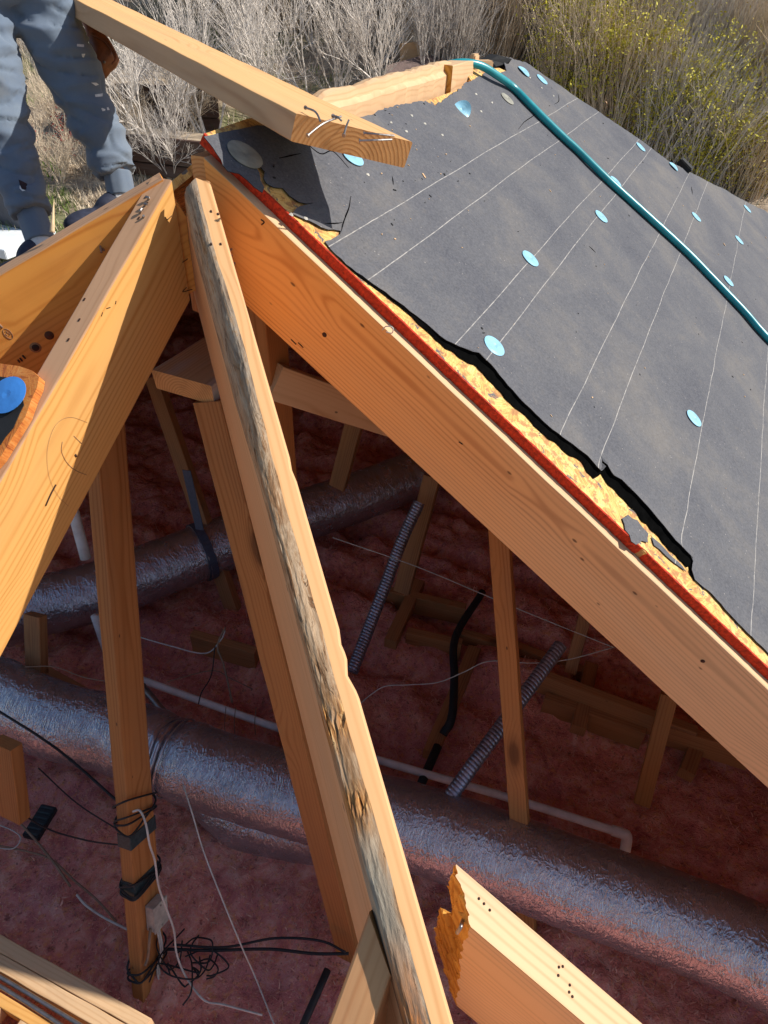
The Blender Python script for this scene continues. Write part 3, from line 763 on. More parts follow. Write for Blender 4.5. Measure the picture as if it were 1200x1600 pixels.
# ============================================================ ATTIC
def en(a, b2, z_): return P0.x*0*Z + e*a + n*b2 + V((P0.x, P0.y, 0)) + Z*z_
def attic_floor():
    vs = [en(-3.8, -3.8, FLOOR-.02), en(7, -3.8, FLOOR-.02), en(7, 3.8, FLOOR-.02), en(-3.8, 3.8, FLOOR-.02)]
    vs += [v-Z*.03 for v in vs]
    me = mesh('attic_floor', vs, [(0, 1, 2, 3), (7, 6, 5, 4), (0, 4, 5, 1), (1, 5, 6, 2), (2, 6, 7, 3), (3, 7, 4, 0)])
    tag(link('attic_floor', me, GREYB), kind='structure')
    g = .022; na = int(7.6/g); nb = int(7.1/g); vs, fs = [], []
    for i in range(na):
        for j in range(nb):
            a = -2.1+i*g; b2 = -3.6+j*g
            h = FLOOR+.09
            P = en(a, b2, 0)
            # batts between joists that run along n, so grooves repeat along e
            c = (a+.11*nz(b2*.9, 3, 0))/.41; gr = abs(c-round(c))
            far = min(1, max(0, (P.y-1.55)/.5))*(1 if P.x > -.6 else .5)
            h += far*(.085*(1-exp(-(gr/.16)**2))-.03)
            h += .045*nz(a*2.3, b2*2.3, 1)+.028*nz(a*7, b2*7, 5)*(1+far)+.022*nz(a*15, b2*15, 9)+.016*abs(nz(a*26, b2*26, 2))-.03*max(0, nz(a*9, b2*9, 31)-.28)
            if far: h += far*(.10*max(0, nz(a*3.4, b2*1.7, 15))-.07*max(0, nz(a*4.5, b2*4.5, 44)-.18)+.03*abs(nz(a*8, b2*8, 51)))
            vs.append(en(a, b2, h))
    for i in range(na-1):
        for j in range(nb-1): a = i*nb+j; fs.append((a, a+nb, a+nb+1, a+1))
    tag(link('insulation', mesh('insulation', vs, fs), PINK, smooth=True), 'pink fibreglass insulation covering the attic floor', 'insulation', kind='stuff')
    R = random.Random(21); bv, bf = [], []
    for q in range(30000):
        i = int((R.uniform(-1.35, 1.9)+2.1)/g); j = int((R.uniform(-1.7, 1.9)+3.6)/g)
        if not (0 < i < na-1 and 0 < j < nb-1): continue
        p = vs[i*nb+j]+V((R.uniform(-.5, .5)*g, R.uniform(-.5, .5)*g, -.002))
        a = R.uniform(0, 6.28); L = R.uniform(.006, .026); up_ = R.uniform(.15, 1.3)
        d = V((cos(a), sin(a), up_)).normalized()*L; s_ = V((-sin(a), cos(a), 0))*R.uniform(.0006, .0022)
        c = V((cos(a+1.2), sin(a+1.2), -.3))*L*.35
        k = len(bv); bv += [p-s_, p+s_, p+d*.6+s_+c*.4, p+d*.6-s_+c*.4, p+d+c]; bf += [(k, k+1, k+2, k+3), (k+3, k+2, k+4)]
    tag(link('insulation_tufts', mesh('insulation_tufts', bv, bf), TUFT), 'loose torn fibres standing up from the pink insulation', 'insulation fibres', kind='stuff')
attic_floor()
def post(name, A, Bp, side, w_, h, mat, label, cat='post', group=None, step=.08, parent=None, matTop=None):
    X = (Bp-A).normalized(); Y = (side-X*side.dot(X)).normalized(); Zc = X.cross(Y)
    if Zc.z < 0: Zc = -Zc
    o = beam(name, A+Zc*h/2, Bp+Zc*h/2, side, w_, h, mat, parent, step=step, jit=.0006, rad=.003, matTop=matTop)
    if label: tag(o, label, cat, group)
    return o
G1 = 'posts and braces standing in the attic'
lp_a = PD(162, 655, 1.85); lp_b = PZ(234, 1545, FLOOR+.06)
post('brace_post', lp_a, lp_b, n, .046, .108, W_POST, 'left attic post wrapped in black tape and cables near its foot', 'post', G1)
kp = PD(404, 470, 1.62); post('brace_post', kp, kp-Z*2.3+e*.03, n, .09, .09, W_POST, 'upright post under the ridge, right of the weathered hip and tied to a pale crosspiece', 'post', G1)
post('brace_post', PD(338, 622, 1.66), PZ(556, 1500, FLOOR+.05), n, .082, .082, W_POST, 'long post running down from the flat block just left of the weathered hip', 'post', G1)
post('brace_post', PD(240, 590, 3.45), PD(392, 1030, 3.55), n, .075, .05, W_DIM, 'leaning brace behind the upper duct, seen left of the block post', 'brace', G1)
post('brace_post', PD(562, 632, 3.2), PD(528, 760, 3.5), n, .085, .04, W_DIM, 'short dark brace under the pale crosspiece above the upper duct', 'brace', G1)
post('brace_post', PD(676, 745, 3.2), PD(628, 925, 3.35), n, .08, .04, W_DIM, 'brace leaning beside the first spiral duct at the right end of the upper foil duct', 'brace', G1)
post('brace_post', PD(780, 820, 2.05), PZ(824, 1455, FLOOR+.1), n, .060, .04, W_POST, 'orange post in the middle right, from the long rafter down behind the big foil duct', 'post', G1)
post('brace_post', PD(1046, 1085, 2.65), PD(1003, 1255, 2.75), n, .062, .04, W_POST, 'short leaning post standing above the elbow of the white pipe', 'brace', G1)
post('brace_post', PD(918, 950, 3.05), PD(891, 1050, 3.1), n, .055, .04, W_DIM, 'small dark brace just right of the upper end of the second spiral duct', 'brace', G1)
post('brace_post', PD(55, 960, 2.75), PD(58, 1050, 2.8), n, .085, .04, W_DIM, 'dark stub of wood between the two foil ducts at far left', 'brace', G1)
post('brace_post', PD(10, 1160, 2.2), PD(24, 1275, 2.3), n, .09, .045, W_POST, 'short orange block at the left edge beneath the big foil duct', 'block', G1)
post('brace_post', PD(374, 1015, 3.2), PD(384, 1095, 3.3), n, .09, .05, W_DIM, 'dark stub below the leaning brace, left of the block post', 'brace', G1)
# flat block under the ridge
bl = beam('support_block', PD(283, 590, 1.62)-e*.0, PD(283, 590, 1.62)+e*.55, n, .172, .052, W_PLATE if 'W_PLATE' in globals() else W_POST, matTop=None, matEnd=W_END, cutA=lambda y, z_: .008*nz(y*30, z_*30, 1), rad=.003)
tag(bl, 'flat wood block with a grey top lying between the two middle rafters', 'block')
cp = post('cross_piece', PD(424, 594, 1.70), PD(640, 668, 2.15), Z, .09, .042, W_PALE, 'pale crosspiece running from the ridge post back behind the long rafter', 'crosspiece')
post('cross_piece', PD(292, 345, 1.30), PD(312, 480, 1.52), n, .02, .03, W_DIM, 'thin grey strip of wood in the gap between the two middle rafters', 'strip')
# joists poking out of the insulation
GJ = 'joists half buried in the insulation'
JT = [((595, 917), (728, 947), -2.50, 'joist stub crossing the foot of the brace beside the first spiral duct'),
      ((636, 984), (722, 1003), -2.50, 'short joist end at the top of the black pipe'),
      ((716, 985), (812, 1010), -2.52, 'joist piece running right from the bend of the black pipe'),
      ((300, 988), (400, 1016), -2.45, 'joist passing behind the block post, left of centre'),
      ((836, 1046), (1090, 1140), -2.42, 'long joist running from the second spiral duct toward the lower right'),
      ((852, 1086), (1010, 1140), -2.50, 'lower joist just under the long one right of the second spiral duct'),
      ((1040, 1130), (1180, 1172), -2.44, 'joist at far right under the long rafter'),
      ((60, 1040), (140, 1085), -2.42, 'dark joist lying along the top of the big duct at far left'),
      ((790, 1000), (925, 1050), -2.55, 'dark joist behind the second spiral duct')]
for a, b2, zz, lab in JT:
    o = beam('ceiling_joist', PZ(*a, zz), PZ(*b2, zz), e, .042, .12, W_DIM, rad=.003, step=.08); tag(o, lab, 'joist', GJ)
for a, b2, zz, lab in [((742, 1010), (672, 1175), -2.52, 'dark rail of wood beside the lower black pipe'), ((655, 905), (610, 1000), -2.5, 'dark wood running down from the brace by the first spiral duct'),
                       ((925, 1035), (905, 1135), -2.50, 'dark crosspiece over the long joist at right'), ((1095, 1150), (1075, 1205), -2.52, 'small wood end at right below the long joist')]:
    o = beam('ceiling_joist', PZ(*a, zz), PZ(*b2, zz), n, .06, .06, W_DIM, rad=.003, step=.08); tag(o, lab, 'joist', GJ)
# foil ducts
def crinkle(s, amp=1.0):
    return lambda u, t: amp*(.018*nz(u*26+.8*sin(t+s), t*1.1, s)+.014*nz(u*60, t*2.2, s+5)+.012*nz(u*7, t*1.3, s+9))
def duct(pts, r, label, sd, amp=1.0, neck=None):
    t = empty('foil_duct', pts[len(pts)//2], label, 'duct')
    P = catmull(pts, 60)
    # resample evenly
    out = [P[0]]; acc = 0
    for a, b2 in zip(P, P[1:]):
        acc += (b2-a).length
        if acc > .012: out.append(b2); acc = 0
    if neck is not None:
        us_ = [0]
        for a, b2 in zip(out, out[1:]): us_.append(us_[-1]+(b2-a).length)
        u0 = us_[min(range(len(out)), key=lambda i: (out[i]-neck).length)]; rb_ = r
        r = lambda f, u: rb_*(1-.13*exp(-((u-u0)/.035)**2)+.035*exp(-((abs(u-u0)-.085)/.03)**2))
    tube('foil_sleeve', out, r, FOIL, t, ns=56, disp=crinkle(sd, amp), uvmap=True, curve=False)
    return t
dz2 = -2.33
D2 = duct([PZ(x, y, dz2) for x, y in [(-150, 1020), (0, 1088), (90, 1126), (180, 1148), (260, 1178), (340, 1207), (450, 1240), (560, 1270), (640, 1290), (740, 1322), (860, 1366), (1000, 1416), (1120, 1462), (1200, 1498), (1360, 1575)]], .142,
          'big silver foil duct sweeping across the whole attic floor from left to lower right', 2, neck=PZ(264, 1180, dz2))
D1 = duct([PZ(x, y, -2.4) for x, y in [(0, 965), (60, 947), (150, 925), (250, 888), (340, 853), (420, 825), (480, 803), (560, 776), (640, 745), (740, 705), (850, 660)]], .143,
          'upper silver foil duct behind the posts, held by a dark strap', 5, 1.2)
D3 = duct([PZ(285, 1195, -2.40), PZ(325, 1238, -2.50), PZ(385, 1268, -2.56), PZ(460, 1285, -2.58), PZ(540, 1300, -2.58), PZ(620, 1315, -2.58)], lambda f, u: .05+.085*min(1, f*3), 'short dark foil branch drooping under the big duct near its collar', 8, 1.3)
def ring_on(parent, pts, r, rr_, mat, name, sd):
    c, d = pts; a = d.cross(Z).normalized(); b2 = d.cross(a)
    P = [c+(a*cos(t)+b2*sin(t))*(r*(1+.02*nz(t, sd, 0)))+d*.008*nz(t*1.4, sd, 4) for t in [i*2*pi/40 for i in range(41)]]
    vs, fs, _ = tube_data(P, lambda f, u: rr_*(1+.5*nz(u*30, sd, 1)), 8)
    link(name, mesh(name, vs, fs), mat, parent, smooth=True)
ca = PZ(252, 1176, dz2); cb = PZ(275, 1184, dz2); dd_ = (cb-ca).normalized()
for k, (off, r, rr_) in enumerate([(-.022, .132, .011), (.008, .127, .013), (.036, .131, .010), (.066, .144, .004)]):
    ring_on(D2, (ca+dd_*off, dd_), r, rr_, FOIL2 if 'FOIL2' in globals() else STEEL, 'collar_band', k*3)
ring_on(D1, (PZ(312, 864, -2.4), (PZ(340, 853, -2.4)-PZ(250, 888, -2.4)).normalized()), .146, .006, STEEL, 'collar_band', 21)
st = PD(291, 735, 2.95); sb = PZ(323, 905, -2.33)
s1 = beam('hanging_strap', st, PD(312, 828, 3.08), n, .045, .003, STRAP, rad=.001); 
tag(s1, 'dark blue strap hanging down around the upper foil duct', 'strap')
cdir = (PZ(340, 853, -2.4)-PZ(250, 888, -2.4)).normalized(); cc = PZ(316, 862, -2.4); aa = cdir.cross(Z).normalized(); bb = cdir.cross(aa)
vs, fs = [], []
for i in range(41):
    t = i*2*pi/40; q = cc+(aa*cos(t)+bb*sin(t))*.152
    vs += [q-cdir*.022, q+cdir*.022]
for i in range(40): fs.append((2*i, 2*i+1, 2*i+3, 2*i+2))
me = mesh('strap_loop', vs, fs); bm = bmesh.new(); bm.from_mesh(me); bmesh.ops.solidify(bm, geom=bm.faces[:], thickness=.002); bm.to_mesh(me); bm.free()
link('strap_loop', me, STRAP, s1)
# spiral ducts
def spiral(pts, r, label):
    P = catmull(pts, 60); out = [P[0]]
    L = sum((b2-a).length for a, b2 in zip(P, P[1:]))
    N = int(L/.0022); acc = 0; k = 1; tot = 0; out = [P[0]]
    tgt = L/N
    for a, b2 in zip(P, P[1:]):
        seg = (b2-a).length
        while tot+seg >= tgt*k and k <= N:
            out.append(a+(b2-a)*((tgt*k-tot)/seg)); k += 1
        tot += seg
    o = tube('spiral_duct', out, r, COIL, None, ns=20, disp=lambda u, t: -.10*(abs(((u/.0145+t/(2*pi)) % 1)-.5)*2)**3, curve=False)
    tag(o, label, 'flexible duct', 'spiral ribbed ducts')
spiral([PD(655, 785, 3.15), PD(628, 845, 3.15), PD(600, 920, 3.12), PD(575, 985, 3.08), PD(550, 1050, 3.0)], .028, 'upper ribbed spiral duct leaning down beside the weathered hip')
spiral([PD(876, 1008, 2.62), PD(800, 1112, 2.5), PD(750, 1180, 2.42), PD(700, 1250, 2.36)], .026, 'lower ribbed spiral duct running down behind the orange post to the big foil duct')
# pipes
t = empty('white_pipe', PZ(700, 1220, -2.5), 'thin white plastic pipe with an elbow at its right end, crossing the attic floor', 'pipe')
pp = [PZ(215, 1060, -2.47), PZ(415, 1131, -2.47), PZ(590, 1187, -2.47), PZ(800, 1248, -2.47), PZ(965, 1300, -2.47)]
tube('pipe_run', pp, .0155, PVC, t, ns=14)
ed = (pp[-1]-pp[-2]).normalized(); e0 = pp[-1]
tube('elbow', [e0-ed*.02, e0+ed*.02, e0+ed*.035+n*.0-Z*.01, PZ(978, 1322, -2.52), PZ(976, 1332, -2.54)], .0195, PVC, t, ns=14)
tube('drop_leg', [PZ(977, 1326, -2.53), PZ(966, 1358, -2.60)], .0155, PVC, t, ns=14, k=2)
tag(tube('vent_pipe', [PD(112, 790, 3.0), PD(134, 872, 3.12)], .024, PVC, ns=16, k=3), 'white vent pipe standing behind the upper foil duct, left of the taped post', 'pipe')
tag(tube('vent_pipe', [PD(148, 962, 3.05), PD(168, 1022, 3.15)], .018, PVC, ns=16, k=3), 'short grey pipe below the upper foil duct, touching the left post', 'pipe')
tag(tube('vent_pipe', [PD(222, 1072, 2.9), PD(268, 1128, 2.75)], .016, STEEL, ns=14, k=3), 'slim grey tube slanting behind the big duct collar', 'pipe')
tag(tube('black_pipe', [PZ(754, 925, -2.42), PZ(712, 995, -2.42), PZ(710, 1060, -2.44), PZ(706, 1120, -2.46), PZ(692, 1148, -2.5)], .018, RUBBER, ns=12), 'bent black pipe descending through the insulation between the spiral ducts', 'pipe')
tag(tube('black_pipe', [PZ(684, 1166, -2.48), PZ(655, 1232, -2.48)], .018, RUBBER, ns=12, k=3), 'short black pipe just above the big foil duct', 'pipe')
# black vent boot lying in the insulation
vc = PZ(63, 1285, -2.56); vx = (PZ(88, 1262, -2.56)-PZ(62, 1256, -2.56)).normalized(); vy = (PZ(38, 1310, -2.56)-PZ(62, 1256, -2.56)).normalized(); vy = (vy-vx*vy.dot(vx)).normalized()
vt = empty('vent_box', vc, 'black vent box lying on the pink insulation at far left', 'vent')
bevbox('housing', vc, vx, vy, vx.cross(vy), .032, .062, .012, RUBBER, vt)
for i in range(6): bevbox('louvre', vc+Z*.014+vy*(-.05+i*.02), vx, vy, vx.cross(vy), .026, .003, .003, TAPE, vt, .001)
# ---- wires
def wire(pts, r, mat, label, name='wire', group='loose wires and cables in the attic'):
    o = tube(name, pts, r, mat, None, ns=6, k=8); tag(o, label, 'wire', group); return o
def Dl(pts, D): return [PD(x, y, D) for x, y in pts]
def Zl(pts, z_): return [PZ(x, y, z_) for x, y in pts]
wire([PD(520, 840, 3.0), PD(650, 885, 2.95), PD(770, 935, 2.95), PD(860, 972, 2.9), PD(960, 1012, 2.8)], .0022, CABLEW, 'thin pale wire stretched from the upper duct across to the long rafter')
wire(Dl([(560, 1102), (580, 1085), (603, 1072), (640, 1070), (685, 1066), (725, 1050), (765, 1033), (830, 1036), (890, 1030), (960, 1011)], 2.75), .0022, CABLEW, 'slack white wire dipping from the weathered hip behind the orange post')
wire(Dl([(217, 995), (262, 1008), (320, 1021), (345, 1000), (352, 985)], 2.9), .003, CABLEW, 'grey wire right of the left post under the upper duct')
wire(Dl([(40, 1042), (85, 1042), (130, 1058), (170, 1065)], 2.6), .002, CABLET, 'tan wire along the top of the big duct at left')
wire(Dl([(262, 1065), (330, 1048), (360, 1060), (395, 1077)], 2.85), .002, CABLET, 'thin tan wire above the white pipe left of centre')
wire(Dl([(352, 980), (340, 1010), (350, 1040), (363, 1098)], 2.8), .004, CABLET, 'bunched tan cable hanging over the white pipe')
wire(Dl([(336, 1010), (330, 1055), (315, 1082), (310, 1100)], 2.8), .0025, CABLEB, 'dark wire looped over the white pipe')
for i, x in enumerate((353, 368, 400)): wire(Dl([(x, 1105), (x-2, 1130), (x-1, 1148)], 2.72), .0016, CABLET, ['first thin wire end behind the big duct, left of the block post', 'second thin wire end behind the big duct, left of the block post', 'lone thin wire end behind the big duct, close to the block post'][i])
wire([PD(-20, 1100, 2.45), PD(60, 1150, 2.35), PD(110, 1187, 2.3), PD(190, 1258, 2.18)], .0045, RUBBER, 'black cable crossing in front of the big duct to the taped post')
wire([PD(-20, 1228, 2.3), PD(60, 1288, 2.3), PD(130, 1312, 2.25), PD(192, 1321, 2.15)], .0028, CABLEB, 'dark brown wire running to the upper tape wrap from the left edge')
wire([PD(60, 1200, 2.3), PD(120, 1255, 2.25), PD(190, 1300, 2.15)], .0022, CABLEB, 'faint dark wire above the black vent box')
wire(Zl([(-20, 1240), (30, 1285), (78, 1340), (110, 1385)], -2.5), .004, CABLET, 'tan cable passing over the black vent box')
wire(Zl([(-20, 1318), (40, 1330), (80, 1343), (115, 1375), (150, 1405), (182, 1440)], -2.52), .0035, CABLET, 'tan cable snaking over the insulation left of the post')
wire(Zl([(120, 1398), (135, 1415), (165, 1435), (205, 1455)], -2.5), .004, CABLEW, 'pale cable end reaching the left post by the junction box')
wire(Zl([(-10, 1286), (20, 1298), (32, 1310), (20, 1326), (-10, 1324)], -2.5), .0022, CABLEW, 'white wire loop at the left edge below the black vent box')
wire([PD(208, 1268, 2.0), PD(219, 1267, 1.98), PD(228, 1288, 1.98), PD(234, 1320, 2.0), PD(242, 1345, 2.03), PD(248, 1385, 2.06), PD(262, 1425, 2.1), PD(272, 1455, 2.12), PD(276, 1490, 2.14), PZ(290, 1525, -2.5), PZ(318, 1562, -2.52), PZ(350, 1570, -2.52), PZ(410, 1586, -2.53)], .0032, CABLEW, 'white cable hanging from the upper tape wrap down the right side of the left post')
wire([PD(286, 1226, 2.15), PD(300, 1270, 2.12), PD(318, 1330, 2.12), PD(345, 1400, 2.1), PD(378, 1480, 2.1), PZ(400, 1530, -2.5), PZ(430, 1605, -2.5)], .0024, CABLEW, 'long straight white string falling from the duct collar to the bottom edge')
wire(Zl([(262, 1483), (330, 1485), (420, 1483), (490, 1490), (545, 1490)], -2.5), .005, RUBBER, 'thick black cable lying from the foot of the left post to the block post')
wire(Zl([(270, 1476), (350, 1480), (430, 1466), (500, 1470), (540, 1488)], -2.49), .004, RUBBER, 'thin black cable arched behind the thick one right of the left post')
wr = random.Random(11)
for i in range(9):
    cx = wr.uniform(258, 325); cy = wr.uniform(1475, 1535); a0 = wr.uniform(0, 6.3); P = []
    rx = wr.uniform(14, 40); ry = wr.uniform(15, 45)
    for k in range(6):
        a = a0+k*wr.uniform(.6, 1.0); P.append(PZ(cx+rx*cos(a), cy+ry*sin(a), -2.53+.05*wr.random()))
    wire(P, .0026, RUBBER, 'black cable loop in the tangle at the foot of the left post', group='tangled black cable loops at the foot of the left post')
tag(tube('black_bar', Zl([(512, 1515), (470, 1610)], -2.5), .012, RUBBER, ns=8, k=3), 'flat black bar on the insulation left of the jack rafter end', 'bar')
# wraps and junction box on the left post
ld = (lp_b-lp_a).normalized(); ll = (lp_b-lp_a).length
def at_y(py):
    lo, hi = 0, 1
    for _ in range(40):
        m_ = (lo+hi)/2; p = lp_a+(lp_b-lp_a)*m_
        y = 800-F*p.dot(up)/p.dot(fw)
        if y < py: lo = m_
        else: hi = m_
    return lp_a+(lp_b-lp_a)*lo
def wrap(y0, y1, label, mat=TAPE, ex_=.006):
    a, b2 = at_y(y0), at_y(y1)
    o = post('cable_wrap', a, b2, n, .046+ex_, .108+ex_, mat, label, 'tape', 'tape and cable wraps round the left post', step=.006)
    return o
wrap(1288, 1308, 'upper dark tape band round the left post')
wrap(1360, 1382, 'lower dark tape band round the left post just above the junction box')
def loops(y, k, label, tilt=.02, r=.0032):
    parts = []; c = at_y(y); X = ld; Y = (n-X*n.dot(X)).normalized(); Zc = X.cross(Y)
    for i in range(k):
        P = []
        hw, hh = .023+.005, .054+.005; o_ = wr.uniform(-.03, .03); ti = wr.uniform(-tilt, tilt)
        for (sy, sz) in ((-1, -1), (0, -1.15), (1, -1), (1.15, 0), (1, 1), (0, 1.15), (-1, 1), (-1.2, 0), (-1, -1)):
            P.append(c+X*(o_+ti*sy+ti*sz*1.3)+Y*(sy*hw+wr.uniform(0, .003))+Zc*(sz*hh+wr.uniform(0, .003)))
        parts.append(tube_data(catmull(P, 5), r, 6)[:2])
    o = link('cable_wrap', mesh('cable_wrap', *join_data(parts)), RUBBER, smooth=True)
    tag(o, label, 'cable', 'tape and cable wraps round the left post')
loops(1262, 4, 'black cable turns above the upper tape band on the left post')
loops(1375, 4, 'black cable turns wound over the lower tape band')
loops(1500, 3, 'black cable turns at the very foot of the left post')
def jbox():
    X = -ld; Y = n; Y = (Y-X*Y.dot(X)).normalized(); Zc = Y.cross(X)
    c = at_y(1425)+Y*.040-Zc*.012
    t = empty('junction_box', c, 'small dented grey metal junction box fixed to the left post', 'junction box')
    bevbox('box', c, X, Zc, Y, .045, .030, .016, BOXM, t, .002)
    bevbox('cover', c+Y*.018, X, Zc, Y, .047, .032, .0018, BOXM, t, .001)
    for s in (-1, 1): tube('screw', [c+Y*.019+X*.036*s, c+Y*.0225+X*.036*s], .003, NAIL, t, ns=8, k=1, curve=False)
    for k in range(2):
        a = c-X*.045+Zc*(.008*k-.004)
        wire([a, a-X*.09+Y*.01, a-X*.17+Y*(-.005)+Zc*.006, a-X*.24+Y*.004], .0035, CABLEW, ['left white cable out of the bottom of the junction box', 'right white cable out of the bottom of the junction box'][k])
    a = c-X*.03+Zc*.03
    wire([a, a-X*.03+Zc*.02+Y*.01, a-X*.09+Zc*.02, a-X*.11+Zc*.035], .0045, CABLET, 'stub of tan cable beside the junction box')
jbox()
# hook and clamp hanging on the left side of that post
# ---- sunlit framing in the lower left corner
def corner_frame():
    z_ = -2.52
    q = lambda x, y: PZ(x, y, z_)
    a, b2 = q(-60, 1440), q(230, 1602); d = (b2-a).normalized(); s = d.cross(Z).normalized()
    if s.y > 0: s = -s
    t1 = beam('double_plate', a, b2, s, .040, .14, W_PALE, rad=.003, jit=.001); tag(t1, 'outer sunlit plank of the pale double plate in the bottom left corner', 'plank', 'sunlit planks in the bottom left corner')
    t2 = beam('double_plate', a+s*.0415-Z*.002, b2+s*.0415-Z*.002, s, .040, .14, W_PALE, rad=.003, jit=.001); tag(t2, 'inner sunlit plank of the pale double plate beside the metal rods', 'plank', 'sunlit planks in the bottom left corner')
    for k in range(2):
        o = tube('metal_rod', [a+s*(.072+.018*k)+Z*.004, (a+b2)*.5+s*(.074+.020*k)+Z*.006, b2+s*(.080+.03*k)+Z*.004], .006, STEEL, ns=10, k=4)
        tag(o, ['grey metal rod lying against the double plate at bottom left', 'thinner-looking metal rod next to the yellow rail at bottom left'][k], 'rod')
    r = beam('side_rail', a+s*.118, b2+s*.118, s, .030, .09, W_A, rad=.003); tag(r, 'narrow yellow rail parallel to the double plate at bottom left', 'rail', 'sunlit planks in the bottom left corner')
    r = beam('side_rail', a+s*.225-Z*.02, b2+s*.225-Z*.02, s, .030, .09, W_A, rad=.003); tag(r, 'second yellow rail, nearest the bottom left corner', 'rail', 'sunlit planks in the bottom left corner')
    for k, f in enumerate((.22, .37, .55)):
        c = a+(b2-a)*f
        o = beam('cross_block', c+s*.134, c+s*.209, d, .055, .07, W_PALE, rad=.003); tag(o, ['upper', 'middle', 'lower'][k]+' pale cross block between the two yellow rails at bottom left', 'block', 'cross blocks at bottom left')
corner_frame()
# far roof slope behind the ridge
fs_ = sheet('far_slope_sheathing', [(.06, .02), (1.66, .02), (5.1, 4.2), (.06, 4.2)], P0, e, Ld, NL, lambda u, v: .016, .015, OSB, grid=.5)
tag(fs_, 'strand board on the far roof slope hidden behind the ridge', 'sheathing')
back_hip = sheet('hip_sheathing', [(-.02, .03), (3.5, 4.2), (-3.5, 4.2)], P0+e*1.66, n, (e-tan(TH)*Z).normalized(), n.cross((e-tan(TH)*Z).normalized()) if n.cross((e-tan(TH)*Z).normalized()).z > 0 else -n.cross((e-tan(TH)*Z).normalized()), lambda u, v: .012, .012, OSB, grid=.6)
tag(back_hip, 'strand board on the back hip of the roof beyond the felt', 'sheathing')
added_hip_deck = sheet('hip_sheathing', [(-3.5, 2.7), (3.5, 2.7), (3.6, 4.3), (-3.6, 4.3)], P0, n, Ad, NA, lambda u, v: .016, .015, OSB, grid=.6)  # unseen deck, added for the brown it lends the duct reflections
tag(added_hip_deck, 'unseen strand board added low on the hip end to tint the duct reflections', 'sheathing')
# ============================================================ things on the felt
def on_roof(u, v, h=0): return P0+e*u+Rd*v+NR*(felt_h(u, v)+h)
def cap(u, v, label, mat=CAPM, r=.0255, tilt=0, curl=0, slope=None, grp='blue plastic cap nails pressed into the felt'):
    me_v, me_f = [], []; R_ = 4; K = 28
    me_v.append((0, 0, .0016))
    for i in range(1, R_+1):
        for k in range(K):
            a = 2*pi*k/K; rad = r*i/R_
            x, y = rad*cos(a), rad*sin(a)
            me_v.append((x, y, .0030-.0020*(i/R_)**3 + curl*(x/r)**2*.012+.0004*nz(u*9, a, i)))
    for k in range(K): me_f.append((0, 1+k, 1+(k+1) % K))
    for i in range(R_-1):
        for k in range(K): me_f.append((1+i*K+k, 1+(i+1)*K+k, 1+(i+1)*K+(k+1) % K, 1+i*K+(k+1) % K))
    me = mesh('cap_nail', me_v, me_f); bm = bmesh.new(); bm.from_mesh(me); bmesh.ops.solidify(bm, geom=bm.faces[:], thickness=-.0012); bmesh.ops.recalc_face_normals(bm, faces=bm.faces); bm.to_mesh(me); bm.free()
    fr = slope or (on_roof(u, v, .0004), e, Rd, NR)
    M = frame(*fr) @ Matrix.Rotation(tilt, 4, 'Y')
    t = empty('cap_nail', fr[0], label, 'cap nail', grp)
    link('plastic_disc', me, mat, t, M, smooth=False)
    hv, hf_ = tube_data([V((.001, .002, .0008)), V((.001, .002, .0026))], .0027, 8)[:2]
    link('nail_head', mesh('nail_head', hv, hf_), NAIL, t, M)
    return t
caps = [((768, 545), 'light blue cap nail closest to the torn felt edge, left of centre on the roof', CAPM), ((826, 407), 'light blue cap nail midway between the chalk lines, left of the hose', CAPM),
        ((937, 341), 'light blue cap nail just below the middle of the teal hose', CAPM), ((960, 286), 'light blue cap nail partly tucked beside the teal hose', CAPM),
        ((999, 232), 'blue cap nail near the far roof edge above the hose', CAPM), ((1081, 656), 'pale blue cap nail lowest on the roof, right of the curled felt', CAPM),
        ((1086, 341), 'light blue cap nail between hose and far roof edge', CAPM), ((1153, 377), 'light blue cap nail near the right edge, upper of two in line', CAPM),
        ((1135, 442), 'light blue cap nail near the right edge, just above the hose', CAPM), ((1166, 328), 'small blue cap nail by the far roof edge at right', CAPM),
        ((845, 127), 'blue cap nail near the top corner, right one of a close pair', CAPM), ((816, 115), 'pale worn cap nail near the top corner, left one of a close pair', CAPM),
        ((791, 157), 'greenish cap nail just left of the hose near the top', CAPG), ((720, 175), 'curled silver-blue cap nail standing off the felt near the ridge', CAPM),
        ((549, 250), 'blue cap nail under the end of the loose timber', CAPM), ((1050, 263), 'bluish cap nail beside the dark notch at the far roof edge', CAPM), ((380, 248), 'large dusty grey cap nail beside the crack near the rafter peak', CAPG)]
for (p, lab, mt) in caps:
    u, v = uv(*p, .0185)
    cap(u, v, lab, mt, r=.034 if p == (380, 248) else .0255, tilt=-.55 if p == (720, 175) else 0, curl=.9 if p == (720, 175) else (.3 if p[0] in (1050, 816) else 0))
qq = qh(13, 618, .021)
cap(0, 0, 'deep blue cap nail on the small felt scrap at the left edge', CAPD, r=.033, slope=(P0+n*qq[0]+Ad*qq[1]+NA*.0215, n, Ad, NA))
